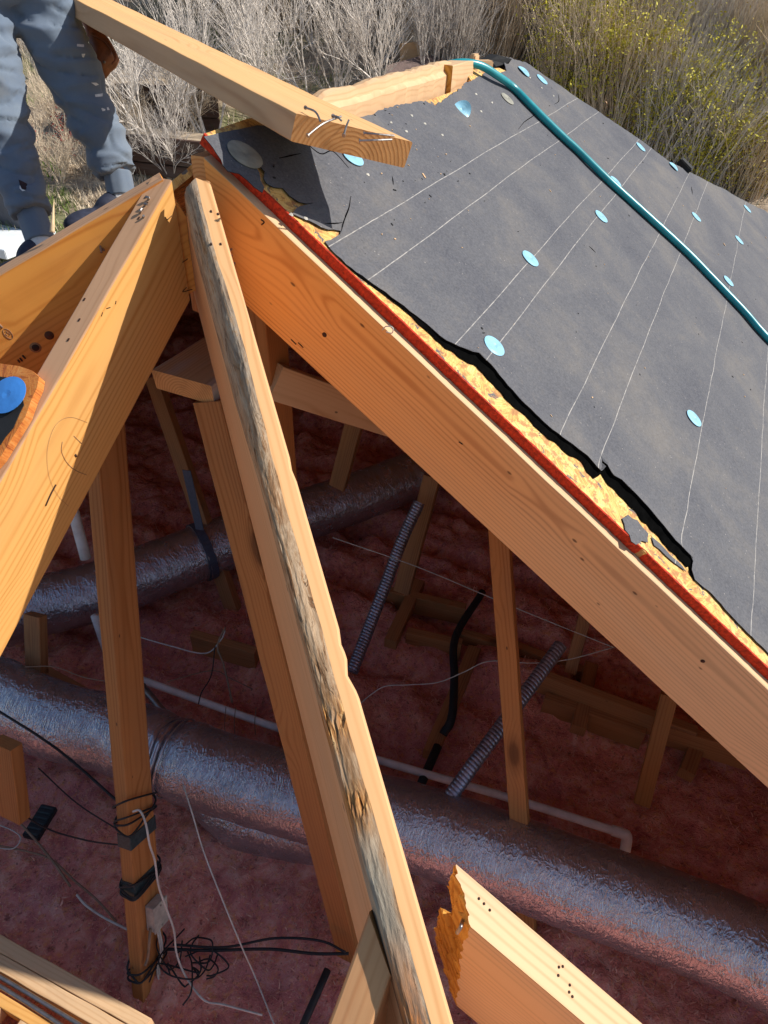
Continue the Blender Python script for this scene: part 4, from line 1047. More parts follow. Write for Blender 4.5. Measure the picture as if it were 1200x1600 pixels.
# hose
hp = [(800, 139), (825, 164), (850, 189), (880, 218), (900, 237), (947, 283), (1000, 331), (1067, 393), (1117, 443), (1160, 488), (1200, 533)]
H_ = []
for x, y in hp:
    u, v = uv(x, y, .030); H_.append(on_roof(u, v, .0128))
last = H_[-1]; dl = (H_[-1]-H_[-2]).normalized()
H_ += [on_roof(uv(1300, 640)[0], uv(1300, 640)[1], .0128), on_roof(uv(1420, 790)[0], uv(1420, 790)[1], .0128)]
pre = [PD(600, 190, 2.25), PD(640, 142, 2.22), PD(661, 123, 2.20), PD(685, 107, 2.17), PD(705, 100, 2.15), PD(728, 98, 2.155), PD(752, 103, 2.18), PD(777, 118, 2.225)]
hs = tube('garden_hose', pre+H_, .0115, HOSE, None, ns=20, k=8); tag(hs, 'teal rubber hose draped over the ridge and down the felted roof', 'hose')
# dark notch at the far edge and torn top corner
u, v = uv(1067, 262, .02); c = P0+e*u+Rd*v+NR*.03
bevbox_o = bevbox('felt_tab', c, e, Rd, NR, .028, .035, .016, FELT_BLACK, bev=.004); tag(bevbox_o, 'black folded tab of felt sticking up at the far roof edge', 'felt tab')
def torn_corner():
    t = empty('torn_corner', P0+e*1.55, 'torn black felt and splintered wood at the far top corner of the roof', 'torn felt')
    cp_ = [(750, 118), (742, 112), (738, 108), (750, 92), (765, 84), (780, 86), (800, 92), (790, 100), (775, 104), (768, 116)]
    D = 2.42
    P = [PD(x, y, D+.02*nz(x*.3, y*.3, 0)) for x, y in cp_]; c = sum(P, V((0, 0, 0)))/len(P)
    vs = P+[p-Z*.03-n*.02 for p in P]+[c+Z*.015]; k = len(P); fs = [(i, (i+1) % k, 2*k) for i in range(k)]+[(i, i+k, (i+1) % k+k, (i+1) % k) for i in range(k)]
    link('felt_shred', mesh('felt_shred', vs, fs), FELT_BLACK, t)
    for (x, y, sx, sy, rz) in ((733, 116, .016, .03, .3), (752, 106, .02, .035, .8), (741, 96, .010, .02, .1)):
        bevbox('wood_chunk', PD(x, y, 2.33), (e*cos(rz)+n*sin(rz)), (n*cos(rz)-e*sin(rz)), Z, sy, sx, .022, W_PALE, t, .004)
torn_corner()
rb = beam('rafter_stub', P0+e*1.17-n*.0+Z*.045, P0+e*1.36+Z*.040, n, .06, .12, W_PALE, matEnd=W_ENDO, rad=.003, jit=.002); tag(rb, 'short raw wood stub at the back end of the ridge under the hose', 'wood stub')
# crumbs of wood and grit on the felt
def crumbs():
    parts = []; r_ = random.Random(4)
    for i in range(200):
        if i < 60: u = r_.uniform(.05, .75); v = r_.uniform(.0, .32)
        else: u = r_.uniform(.12, 2.9); v = r_.uniform(.05, 1.9)
        c = on_roof(u, v, .001); a = r_.uniform(0, pi); s = r_.uniform(.0006, .0019) if r_.random() < .93 else .003
        x = e*cos(a)+Rd*sin(a); y = NR.cross(x)
        parts.append(box_data(c, x, y, NR, s*r_.uniform(1, 2.6), s*r_.uniform(.35, .9), s*.4))
    o = link('wood_crumbs', mesh('wood_crumbs', *join_data(parts[::2])), W_PALE); tag(o, 'scattered light wood crumbs and grit on the felt', 'debris', kind='stuff')
    o = link('felt_crumbs', mesh('felt_crumbs', *join_data(parts[1::2])), FELT_BLACK); tag(o, 'scattered black torn flecks on the felt', 'debris', kind='stuff')
crumbs()
def spots():
    r_ = random.Random(8)
    for k_, (x, y) in enumerate([(643, 181), (611, 191), (664, 193), (635, 205), (691, 211), (752, 174), (575, 273), (478, 342), (455, 335), (846, 138), (828, 122), (865, 150), (744, 147), (769, 160)]):
        u, v = uv(x, y, .024); P = []
        for q in range(9):
            a = q*2*pi/9; rr3 = .0055*(.7+.5*r_.random()); P.append(on_roof(u+rr3*cos(a), v+rr3*.8*sin(a), .0006))
        c = on_roof(u, v, .0035); vs = P+[c]; fs = [(i, (i+1) % 9, 9) for i in range(9)]
        o = link('dried_blob', mesh('dried_blob', vs, fs), SPOTM, smooth=True); tag(o, 'small pale dried blob stuck on the dark felt near the ridge', 'blob', 'pale dried blobs on the felt near the ridge')
    for pts in ([(548, 307), (545, 325), (537, 345), (533, 362)], [(872, 148), (873, 158), (866, 163)], [(838, 165), (836, 178), (820, 190), (810, 202)], [(507, 350), (520, 350), (534, 349)], [(613, 276), (615, 288)], [(1080, 292), (1082, 304)], [(470, 215), (500, 240), (520, 236), (545, 262)], [(436, 248), (470, 240)], [(920, 385), (930, 395)]):
        P = [on_roof(*uv(x, y, .024), .0004) for x, y in pts]
        tube('felt_crack', P, lambda f, u: .0014*(1-abs(2*f-1)*.7), SHADE_CRACK, felt, ns=6, k=5)
SPOTM = plain('pale_blob', (.40, .38, .33), .6, nscale=90, var=.3)
spots()
# ============================================================ HILLSIDE VEGETATION
def mtree(name, col, rough=.85, var=.3, ns=6, trans=0):
    return plain(name, col, rough, nscale=ns, var=var, bump=.0, spec=.15)
BARK_S = mtree('silver_bark', (.64, .58, .52), var=.4, ns=9)
BARK_T = mtree('tan_twig', (.66, .54, .40), var=.35, ns=7)
BARK_D = mtree('brown_twig', (.20, .15, .11), var=.35, ns=7)
LEAF_Y = mtree('yellow_green_leaf', (.52, .46, .06), .6, .5, 5)
LEAF_O = mtree('ochre_leaf', (.56, .43, .13), .7, .4, 5)
LEAF_D = mtree('dark_evergreen_leaf', (.085, .115, .05), .6, .6, 3)
LEAF_R = mtree('red_leaf', (.35, .03, .03), .6, .4, 8)
GRASSM = mtree('dry_grass', (.60, .50, .37), .9, .4, 2)
GRASSG = mtree('green_grass', (.15, .22, .045), .8, .4, 2)
class Tw:
    def __init__(s): s.v = []; s.f = []
    def seg(s, P, r0, r1, ns=3):
        k = len(P); base = len(s.v); prev = None
        for i, p in enumerate(P):
            d = (P[min(i+1, k-1)]-P[max(i-1, 0)])
            if d.length < 1e-6: d = Z.copy()
            d.normalize()
            a = prev-d*prev.dot(d) if prev is not None else d.cross(V((.3, .9, .1)))
            if a.length < 1e-4: a = d.cross(V((1, 0, .2)))
            a.normalize(); prev = a; b2 = d.cross(a); r = r0+(r1-r0)*i/(k-1)
            for j in range(ns):
                t = 2*pi*j/ns; s.v.append(p+(a*cos(t)+b2*sin(t))*r)
        for i in range(k-1):
            for j in range(ns):
                a_ = base+i*ns+j; b_ = base+i*ns+(j+1) % ns; s.f.append((a_, b_, b_+ns, a_+ns))
    def leaf(s, c, sz, R):
        a = V((R.gauss(0, 1), R.gauss(0, 1), R.gauss(0, .8))).normalized(); b2 = a.cross(V((R.gauss(0, 1), R.gauss(0, 1), R.gauss(0, 1)))).normalized()
        k = len(s.v); s.v += [c-a*sz, c+b2*sz*.45, c+a*sz, c-b2*sz*.45]; s.f.append((k, k+1, k+2, k+3))
def grow(T, R, p, d, L, r, lev, maxlev, spread, tips, upb=.15, kids=(2, 4)):
    n_ = 4; P = [p]; dd = d.copy()
    for i in range(n_):
        dd = (dd+V((R.gauss(0, .13), R.gauss(0, .13), R.gauss(0, .10)+upb*.3))).normalized()
        P.append(P[-1]+dd*L/n_)
    r1 = r*.70
    T.seg(P, r, r1, 4 if lev == 0 else 3)
    if lev >= maxlev:
        tips.append((P[-1], dd)); return
    for k in range(R.randint(*kids)):
        i = R.randint(1, n_); b2 = P[i]
        ax = dd.cross(V((R.gauss(0, 1), R.gauss(0, 1), R.gauss(0, 1)))).normalized()
        nd = (dd*cos(spread)+ax*sin(spread)*R.uniform(.6, 1.3)+Z*upb).normalized()
        grow(T, R, b2, nd, L*R.uniform(.55, .85), r1*R.uniform(.6, .85), lev+1, maxlev, spread, tips, upb, kids)
    grow(T, R, P[-1], dd, L*.75, r1, lev+1, maxlev, spread, tips, upb, kids)
def bare_tree(px, py, height, seed, label, stems=4, mat=BARK_S, lev=5, fat=.026, group='bare silvery shrubs on the hillside', spread=.55, lean=V((0, 0, 0))):
    R = random.Random(seed); p = ghit(px, py)-Z*.05; t = empty('bare_tree', p, label, 'tree', group)
    Tt, Tc = Tw(), Tw(); tips = []
    for k in range(stems):
        a = R.uniform(0, 6.28); d = (V((cos(a)*.45, sin(a)*.45, 1))+lean).normalized()
        L = height*.26*R.uniform(.8, 1.2); r = fat*R.uniform(.7, 1.15)
        P = [p]; dd = d
        for i in range(3):
            dd = (dd+V((R.gauss(0, .08), R.gauss(0, .08), .05))).normalized(); P.append(P[-1]+dd*L/3)
        Tt.seg(P, r, r*.75, 5)
        for q in range(3):
            ax = dd.cross(V((R.gauss(0, 1), R.gauss(0, 1), 0))).normalized()
            nd = (dd*cos(.45)+ax*sin(.45)+Z*.1).normalized()
            grow(Tc, R, P[-1-(q > 1)], nd, L*.8*R.uniform(.8, 1.15), r*.62, 1, lev-1, spread, tips)
    link('trunk', mesh('trunk', Tt.v, Tt.f), mat, t); link('crown', mesh('crown', Tc.v, Tc.f), mat, t)
    return t
def whip_bush(px, py, height, width, n_, seed, label, mat=BARK_T, leaf=None, nleaf=0, lsz=.03, lean=V((0, 0, 0)), group='whippy brush on the hillside', r0=.0092, lowleaf=.25, cat='shrub'):
    R = random.Random(seed); p = ghit(px, py)-Z*.05; t = empty('whip_shrub', p, label, cat, group)
    T = Tw(); Lf = Tw(); pts = []
    for k in range(n_):
        a = R.uniform(0, 6.28); rr_ = abs(R.gauss(0, .35))*width*.4
        b2 = p+V((cos(a)*rr_, sin(a)*rr_, 0)); a2 = a+R.gauss(0, .5); ll_ = height*R.uniform(.45, 1.05)
        out = V((cos(a2), sin(a2), 0))*R.uniform(.05, .55)*width/height*1.2+lean
        P = [b2]; dd = (Z+out*.6).normalized()
        for i in range(5):
            dd = (dd+out*.09+V((R.gauss(0, .07), R.gauss(0, .07), 0))).normalized(); P.append(P[-1]+dd*ll_/5)
        T.seg(P, r0*R.uniform(.6, 1.3), r0*.35, 3)
        for q in range(R.randint(1, 4)):
            i = R.randint(1, 4); sd = (P[i+1]-P[i]).normalized(); ax = sd.cross(V((R.gauss(0, 1), R.gauss(0, 1), R.gauss(0, 1)))).normalized()
            e_ = P[i]+(sd*.9+ax*.45)*ll_*R.uniform(.12, .3); T.seg([P[i], (P[i]+e_)*.5+Z*.02, e_], r0*.5, r0*.25, 3); pts.append(e_)
        pts += P[1:]
    link('stems', mesh('stems', T.v, T.f), mat, t)
    if leaf:
        for k in range(nleaf):
            i = R.randrange(len(pts)); q = pts[i]+V((R.gauss(0, .07), R.gauss(0, .07), R.gauss(0, .07)))
            if R.random() < (nz(q.x*1.6, q.y*1.6, q.z*1.6+seed)+.45): Lf.leaf(q, lsz*R.uniform(.6, 1.3), R)
        link('leaves', mesh('leaves', Lf.v, Lf.f), leaf, t)
    return t
def evergreen(px, py, h, wd, nl, seed, label, mat=LEAF_D, lsz=.09):
    R = random.Random(seed); p = ghit(px, py)-Z*.05; t = empty('evergreen_tree', p, label, 'tree', 'dark evergreens at the back of the hillside')
    T = Tw(); Lf = Tw()
    P = [p+V((R.gauss(0, .05)*i, R.gauss(0, .05)*i, h*.85*i/5)) for i in range(6)]; T.seg(P, .12, .04, 8)
    cl = []
    for k in range(34):
        f = R.uniform(.12, 1); a = R.uniform(0, 6.28); rad = wd*(1-f*.55)*R.uniform(.3, 1)
        c = p+V((cos(a)*rad, sin(a)*rad, h*f)); cl.append((c, R.uniform(.25, .6)*wd*.5)); T.seg([P[min(5, int(f*5))], (P[min(5, int(f*5))]+c)*.5+Z*.1, c], .03, .01, 4)
    for k in range(nl):
        c, s = R.choice(cl); d = V((R.gauss(0, 1), R.gauss(0, 1), R.gauss(0, .8))).normalized()
        Lf.leaf(c+d*s*R.random()**.4, lsz*R.uniform(.6, 1.3), R)
    link('trunk', mesh('trunk', T.v, T.f), BARK_D, t); link('crown', mesh('crown', Lf.v, Lf.f), mat, t)
S_ = [(250, 275, 2.6, 4, 'bare silvery shrub just right of the worker\'s lower leg'), (330, 240, 3.6, 5, 'bare silvery tree behind the middle of the loose timber'),
      (425, 235, 3.8, 5, 'bare silvery tree rising above the sawn end of the loose timber'), (510, 225, 3.6, 5, 'tall bare silvery tree left of the ridge'),
      (590, 200, 3.4, 5, 'bare silvery tree behind the split ridge top'), (655, 175, 2.8, 4, 'slim bare silvery tree right beside the brown shed roof'),
      (290, 110, 3.6, 4, 'bare silvery tree farther back, above the start of the loose timber'), (400, 90, 3.8, 5, 'bare silvery tree farther back at the top centre left'),
      (490, 80, 3.6, 5, 'bare silvery tree farther back at the top centre'), (580, 70, 3.4, 4, 'bare silvery tree farther back near the dark evergreens'),
      (200, 200, 2.0, 4, 'low silvery shrub over the dark retaining wall')]
for i, (px, py, h, st_, lab) in enumerate(S_): bare_tree(px, py, h, 40+i, lab, stems=st_, lev=5)
for i, (px, py, lab) in enumerate([(105, 215, 'low dry tangle of twigs between the worker\'s legs, upper one'), (70, 130, 'pale dry tangle of twigs left of the worker\'s knee'), (95, 290, 'low dry tangle of twigs between the worker\'s legs, lower one with red leaves'), (250, 160, 'sprawling dry twigs in front of the sandy terrace'), (215, 250, 'tangled dry twigs draped over the upper dark retaining wall'), (270, 285, 'tangled dry twigs in front of the lower dark retaining wall'), (300, 215, 'dry twigs at the right end of the retaining walls'), (175, 300, 'dry twigs beside the worker\'s shoe')]):
    bare_tree(px, py, 1.5, 80+i, lab, stems=7, lev=5, fat=.011, group='dry twig tangles near the worker', spread=.8, mat=BARK_S if i % 2 else BARK_T)
Wb = [(700, 150, 2.6, 1.6, 260, 0, 'tan brush just right of the brown shed roof'), (770, 130, 2.8, 1.8, 260, 0, 'tan brush behind the top corner of the felted roof'),
      (440, 40, 3.0, 2.2, 300, 0, 'tan brush at the top centre behind the silvery trees'), (560, 30, 3.0, 2.2, 300, 0, 'tan brush at the top, left of the dark evergreens'),
      (330, 20, 2.6, 2.2, 260, 0, 'tan brush at the top behind the loose timber'), (660, 90, 2.6, 2.0, 260, 0, 'tan brush above the brown shed roof'),
      (830, 90, 3.0, 2.0, 300, 1, 'ochre-leaved brush above the top corner of the roof'), (880, 200, 2.4, 1.6, 240, 2, 'yellow-green bush close behind the upper far roof edge'),
      (950, 235, 2.4, 1.7, 260, 2, 'bright yellow-green bush behind the middle of the far roof edge'), (1020, 262, 2.2, 1.7, 260, 2, 'yellow-green bush just left of the black felt tab'),
      (900, 120, 3.0, 2.0, 320, 2, 'tall yellow-green bush above the far roof edge'), (980, 150, 3.0, 2.0, 320, 1, 'tall ochre and grey brush right of the yellow bushes'),
      (1060, 190, 3.0, 2.2, 340, 0, 'tall grey-tan brush above the black felt tab'), (1140, 220, 3.0, 2.2, 340, 0, 'tall grey-tan brush at the upper right'),
      (1200, 260, 2.8, 2.2, 320, 1, 'grey-tan brush at the right picture edge'), (1090, 282, 1.8, 1.8, 220, 2, 'low leafy brush right of the black felt tab'),
      (1160, 300, 1.4, 1.6, 160, 1, 'low brush in front of the dark brown fence'), (1060, 90, 3.2, 2.2, 320, 0, 'far brush at the top right'), (1160, 110, 3.2, 2.2, 320, 1, 'far brush at the top right corner'),
      (940, 40, 3.2, 2.4, 320, 1, 'far ochre brush at the top, right of centre'), (790, 20, 2.8, 2.0, 240, 2, 'yellow-green bush in front of the dark evergreens'), (680, 30, 2.4, 1.6, 160, 2, 'small yellow-green bush at the top centre')]
for i, (px, py, h, wd, n_, k, lab) in enumerate(Wb):
    whip_bush(px, py, h, wd, int(n_*2.3), 100+i, lab, leaf=[None, LEAF_O, LEAF_Y][k], nleaf=[0, 5200, 24000][k], lsz=.030, lean=V((.10, .05, 0)) if px > 1000 else V((0, 0, 0)), mat=BARK_T if i % 3 else BARK_S)
for i, (px, py, lab) in enumerate([(700, 30, 'dark evergreen at the top, left of the yellow-green bush'), (760, 10, 'dark evergreen at the top, right of the yellow-green bush'), (870, -20, 'dark evergreen above the ochre brush'), (1110, 20, 'dark evergreen in the top right, left one'), (1190, 40, 'dark evergreen in the top right corner'), (1000, -40, 'dark evergreen at the top between the far brush'),
                                  (560, -60, 'dark evergreen at the top centre, far back'), (400, -80, 'dark evergreen far back above the loose timber'), (200, -60, 'dark evergreen far back above the worker')]):
    evergreen(px, py, 4.2, 1.9, 5200, 300+i, lab)
# red-leaved sprig, dry grass and litter
def litter():
    R = random.Random(9); A, G_, Rr = Tw(), Tw(), Tw()
    for i in range(26000):
        px = R.uniform(-60, 760) if R.random() < .75 else R.uniform(700, 1260); py = R.uniform(20, 420)
        if R.random() < .5: px = R.uniform(-40, 340)
        D = None
        d = ray(px, py); t0 = 3.0
        # cheap march
        t_ = 6.0
        while t_ < 34 and (d*t_).z > hz((d*t_).x, (d*t_).y): t_ += .5
        p = d*(t_-R.uniform(0, .5)); p.z = hz(p.x, p.y)
        g = nz(p.x*.6, p.y*.6, 20) > .12
        T = G_ if (g and R.random() < .6) else A
        L = R.uniform(.05, .22); a = R.uniform(0, 6.28); tl = R.uniform(.1, 1.3)
        d2 = V((cos(a)*tl, sin(a)*tl, 1)).normalized()*L; s = V((-sin(a), cos(a), 0))*R.uniform(.004, .010)
        k = len(T.v); T.v += [p-s, p+s, p+d2*.6+s*.6+V((0, 0, .0)), p+d2]; T.f.append((k, k+1, k+2, k+3))
    tag(link('dry_grass', mesh('dry_grass', A.v, A.f), GRASSM), 'dry tan grass and litter on the hillside', 'grass', kind='stuff')
    tag(link('green_grass', mesh('green_grass', G_.v, G_.f), GRASSG), 'patches of green grass on the hillside', 'grass', kind='stuff')
    for i in range(420):
        px = R.gauss(112, 16); py = R.gauss(225, 20); p = ghit(px, py) if i % 20 == 0 else p+V((R.gauss(0, .05), R.gauss(0, .05), R.gauss(0, .01)))
        Rr.leaf(p+Z*R.uniform(.05, .4), .028, R)
    tag(link('red_sprig', mesh('red_sprig', Rr.v, Rr.f), LEAF_R), 'red-leaved low sprig between the worker\'s legs', 'plant')
litter()
# timber retaining walls and terrace
WALLB = wood('old_brown_timber', (.085, .045, .032), (.04, .022, .018), ring=60, grime=.3, knots=False)
SAND = plain('sandy_soil', (.42, .33, .23), .95, nscale=8, var=.25, bump=.6, bdist=.02)
def rwall(a, b2, hgt, label, depth=1.2):
    A, Bq = ghit(*a), ghit(*b2); Bq.z = A.z; d = (Bq-A).normalized(); s = d.cross(Z); s = s if s.y > 0 else -s; L = (Bq-A).length
    t = empty('retaining_wall', A, label, 'retaining wall')
    for k in range(3):
        bevbox('timber', (A+Bq)*.5+Z*(hgt*(k+.5)/3), d, s, Z, L/2, .06, hgt/6-.008, WALLB, t, .01)
    bevbox('soil_fill', (A+Bq)*.5+Z*(hgt-.12)+s*(depth/2+.063), d, s, Z, L/2, depth/2, .1, SAND, t, .02)
rwall((140, 205), (345, 205), .75, 'upper dark brown timber retaining wall below the sandy terrace', 1.8)
rwall((185, 268), (330, 300), .60, 'lower dark brown timber retaining wall beside the worker\'s shin', .6)
fA, fB = ghit(1160, 300), ghit(1320, 318); fB.z = fA.z
fd = (fB-fA).normalized(); fsd = fd.cross(Z); t = empty('brown_fence', fA, 'dark brown board fence behind the lower right end of the far roof edge', 'fence')
for k in range(9): bevbox('board', fA+fd*(.17*k+.1)+Z*.4, fd, fsd, Z, .08, .012, .42, WALLB, t, .004)
bevbox('rail', fA+fd*.8+Z*.62-fsd*.03, fd, fsd, Z, .85, .02, .04, WALLB, t, .004)
# small shed roof end behind the ridge
SHB = plain('brown_roofing', (.13, .09, .08), .9, nscale=30, var=.3, bump=.5, bdist=.004)
g_ = ghit(650, 330); kk = g_.dot(fw)/8.6
t = empty('garden_shed', g_, 'low brown shed roof with a pale board end, seen behind the ridge', 'shed')
c = PD(644, 82, 9.6*kk); bevbox('end_board', c, V((.96, .28, .1)).normalized(), V((-.28, .96, 0)).normalized(), V((-.1, .0, 1)).normalized(), .17*kk, .03, .12*kk, W_PALE, t, .01)
vt_ = [PD(x, y, D*kk) for x, y, D in ((604, 102, 9.0), (668, 84, 9.5), (735, 108, 9.9), (715, 150, 9.2), (600, 180, 8.6))]
vs = vt_+[v-Z*.08 for v in vt_]; fs5 = [(0, 1, 2, 3, 4), (9, 8, 7, 6, 5)]+[(i, i+5, (i+1) % 5+5, (i+1) % 5) for i in range(5)]
link('roof_slab', mesh('roof_slab', vs, fs5), SHB, t)
cc_ = sum(vt_, V((0, 0, 0)))/5
vw = [cc_+(v-cc_)*.92-Z*.085 for v in vt_]; vs = vw+[V((v.x, v.y, hz(v.x, v.y)-.2)) for v in vw]
link('wall', mesh('wall', vs, fs5), WALLB, t)
# white sheet and grey board lying in the yard left of the worker's shoe
g_ = ghit(8, 384); kk = g_.dot(fw)/3.3
tag(bevbox('vinyl_sheet', g_+Z*.10, V((.93, -.36, 0)).normalized(), V((.36, .93, 0)).normalized(), Z, .18*kk, .16*kk, .07, PAINTW, None, .01), 'smooth white panel just left of the worker\'s rear shoe', 'panel')
g2 = ghit(12, 352); kk = g2.dot(fw)/3.9
tag(bevbox('grey_board', g2+Z*.15*kk, V((.9, -.43, 0)).normalized(), V((.43, .9, 0)).normalized(), Z, .16*kk, .03, .18*kk, GREYB, None, .01), 'dark grey upright board behind the white panel', 'board')
# ============================================================ THE WORKER
def fabric():
    m, t, b = newmat('blue_grey_fleece'); B = NB(t)
    tc = B.n('ShaderNodeTexCoord'); ob = tc.outputs['Object']
    a = B.noise(ob, 700, 3, .7); c = B.noise(ob, 9, 4, .6)
    col = B.ramp(c, [(.35, (.105, .145, .215)), (.65, (.155, .195, .250))])
    col = B.mix(B.math('MULTIPLY', a, .5), col, (.20, .24, .29))
    col = B.mix(B.ramp(B.noise(ob, 5, 4, .6), [(.58, 0), (.7, .5)]), col, (.22, .21, .18))
    B.l(col, b.inputs['Base Color']); b.inputs['Roughness'].default_value = .95
    b.inputs['Sheen Weight'].default_value = .25; b.inputs['Specular IOR Level'].default_value = .1
    B.bump(a, b, .35, .0005)
    return m
FLEECE = fabric()
SKIN = plain('skin', (.48, .27, .18), .55, nscale=30, var=.1, bump=.2)
HAIR = plain('dark_hair', (.02, .015, .012), .6, nscale=200, var=.4, bump=.8, bdist=.003)
NAVY = plain('navy_cloth', (.03, .04, .07), .85, nscale=200, var=.3, bump=.4)
LEATHER = plain('brown_leather', (.23, .085, .04), .5, nscale=35, var=.35, bump=.5, bdist=.001)
SHOE = plain('dark_shoe', (.03, .035, .06), .6, nscale=60, var=.3)
SOLE = plain('brown_sole', (.25, .10, .06), .7, nscale=40, var=.3)
SOCK = plain('white_sock', (.7, .68, .66), .9, nscale=200, var=.1)
def blob_mesh(name, prims, voxel, mat, parent, fold=None, smooth_it=6):
    """union of tapered tubes and ellipsoids by voxel remesh: one continuous surface"""
    parts = []
    for p in prims:
        if p[0] == 't': parts.append(tube_data(catmull([q for q, _ in p[1]], 6), (lambda rs: (lambda f, u: rs[min(len(rs)-2, int(f*(len(rs)-1)))]*(1-(f*(len(rs)-1)-min(len(rs)-2, int(f*(len(rs)-1)))))+rs[min(len(rs)-2, int(f*(len(rs)-1)))+1]*(f*(len(rs)-1)-min(len(rs)-2, int(f*(len(rs)-1))))))([r for _, r in p[1]]), 20)[:2])
        else:
            c, ax = p[1], p[2]; vs, fs = [], []
            N1, N2 = 12, 18
            for i in range(N1+1):
                for j in range(N2):
                    a = pi*i/N1; b2 = 2*pi*j/N2; vs.append(c+ax[0]*sin(a)*cos(b2)+ax[1]*sin(a)*sin(b2)+ax[2]*cos(a))
            for i in range(N1):
                for j in range(N2): fs.append((i*N2+j, (i+1)*N2+j, (i+1)*N2+(j+1) % N2, i*N2+(j+1) % N2))
            parts.append((vs, fs))
    me = mesh(name, *join_data(parts)); bm = bmesh.new(); bm.from_mesh(me); bmesh.ops.remove_doubles(bm, verts=bm.verts, dist=1e-6); bmesh.ops.recalc_face_normals(bm, faces=bm.faces); bm.to_mesh(me); bm.free()
    o = bpy.data.objects.new(name+'_tmp', me); C.objects.link(o)
    r = o.modifiers.new('r', 'REMESH'); r.mode = 'VOXEL'; r.voxel_size = voxel
    s = o.modifiers.new('s', 'SMOOTH'); s.iterations = smooth_it; s.factor = .5
    dg = bpy.context.evaluated_depsgraph_get(); m2 = bpy.data.meshes.new_from_object(o.evaluated_get(dg))
    bpy.data.objects.remove(o); bpy.data.meshes.remove(me); m2.name = name; m2.materials.clear()
    if fold:
        nr = [v.normal.copy() for v in m2.vertices]
        for v, q in zip(m2.vertices, nr): v.co = v.co+q*fold(v.co)
    return link(name, m2, mat, parent, smooth=True)
W1 = [PD(66, -5, 1.84), PD(82, 50, 1.87), PD(108, 105, 1.91), PD(131, 155, 1.94), PD(155, 205, 1.96), PD(172, 245, 1.98), PD(184, 272, 1.99), PD(189, 300, 2.0)]
W2 = [PD(-44, -5, 1.78), PD(-30, 60, 1.80), PD(-12, 130, 1.82), PD(4, 190, 1.84), PD(18, 245, 1.86), PD(34, 295, 1.87), PD(50, 335, 1.88), PD(62, 372, 1.88)]
pel = (W1[0]+W2[0])*.5+Z*.10
axs = (W1[0]-W2[0]); axs.z = 0; axs.normalize(); fwd_ = V((axs.y, -axs.x, 0))       # towards the camera
wk = empty('worker', (W1[-1]+W2[-1])*.5-Z*.1, 'person in blue-grey sweatpants with a leather tool pouch, standing beyond the left hip rafter', 'person')
chest = pel+Z*.36+fwd_*.05; neck = chest+Z*.20+fwd_*.03; headc = neck+Z*.17+fwd_*.04
bA = PD(463, 177, 1.12); bd_ = (rt*-.562+up*.589+fw*.58).normalized(); hpos = [bA+bd_*1.28+Z*.03, bA+bd_*1.62+Z*.03]
shs = [chest+Z*.12+axs*.19, chest+Z*.12-axs*.19]
elb = [(shs[i]+hpos[i])*.5-Z*.16+axs*(.06 if i == 0 else -.06) for i in range(2)]
body = [('e', headc, (axs*.077, fwd_*.095, Z*.118)), ('t', [(neck-Z*.03, .06), (headc-Z*.04, .055)]), ('e', chest, (axs*.16, fwd_*.105, Z*.22)), ('e', pel+Z*.05, (axs*.15, fwd_*.10, Z*.15)),
        ('e', headc+fwd_*.098-Z*.018, (axs*.014, fwd_*.018, Z*.024)), ('e', headc+axs*.078, (axs*.010, fwd_*.018, Z*.03)), ('e', headc-axs*.078, (axs*.010, fwd_*.018, Z*.03)), ('e', headc+fwd_*.06-Z*.09, (axs*.04, fwd_*.04, Z*.03))]
for i in range(2):
    body.append(('t', [(shs[i], .055), (elb[i], .042), (hpos[i]-(hpos[i]-elb[i]).normalized()*.07, .027)]))
    hd = (hpos[i]-elb[i]).normalized(); pc = hpos[i]-hd*.03
    body.append(('e', pc, (bd_*.042, hd*.052, hd.cross(bd_).normalized()*.018)))
    for k in range(4):
        b0 = pc+hd*.035+bd_*(-.03+.02*k); L = (.036, .041, .039, .031)[k]
        body.append(('t', [(b0, .009), (b0+hd*L, .0085), (b0+hd*(L+.012)-Z*.026, .008), (b0+hd*(L-.006)-Z*.045, .0075)]))
    body.append(('t', [(pc-bd_*.035, .011), (pc-bd_*.055+hd*.02-Z*.01, .010), (pc-bd_*.06+hd*.03-Z*.035, .009)]))
for W_ in (W1, W2): body.append(('t', [(W_[0], .070), (W_[2], .058), (W_[3], .046), (W_[5], .036), (W_[7], .026), (W_[7]-Z*.04, .028)]))
bo = blob_mesh('body', body, .0065, SKIN, wk, smooth_it=2)
for s in (-1, 1):
    c = headc+fwd_*.088+axs*.032*s+Z*.004
    for nm, r, mt, off in (('eye', .012, SOCK, 0), ):
        vs, fs = [], []
        for i in range(9):
            for j in range(12):
                a = pi*i/8; b2 = 2*pi*j/12; vs.append(c+V((sin(a)*cos(b2), sin(a)*sin(b2), cos(a)))*r)
        for i in range(8):
            for j in range(12): fs.append((i*12+j, (i+1)*12+j, (i+1)*12+(j+1) % 12, i*12+(j+1) % 12))
        link(nm, mesh(nm, vs, fs), mt, wk, smooth=True)
blob_mesh('hair', [('e', headc+Z*.03-fwd_*.018, (axs*.087, fwd_*.092, Z*.105))], .008, HAIR, wk, fold=lambda p: .004*nz(p.x*90, p.y*90, p.z*90))
def fold1(p):
    a = nz(p.x*6, p.y*6, p.z*17); b2 = nz(p.x*11+5, p.y*11, p.z*26+p.x*8)
    c3 = nz(p.x*8+p.z*9, p.y*8, p.z*24+3); return .012*(abs(a)*-2+.5)+.007*b2-.012*max(0, .12-abs(c3))/.12*.6+.0015*nz(p.x*30, p.y*30, p.z*50)
RR1 = [.090, .086, .079, .074, .068, .062, .060, .052]; RR2 = [.090, .085, .078, .072, .066, .060, .056, .050]
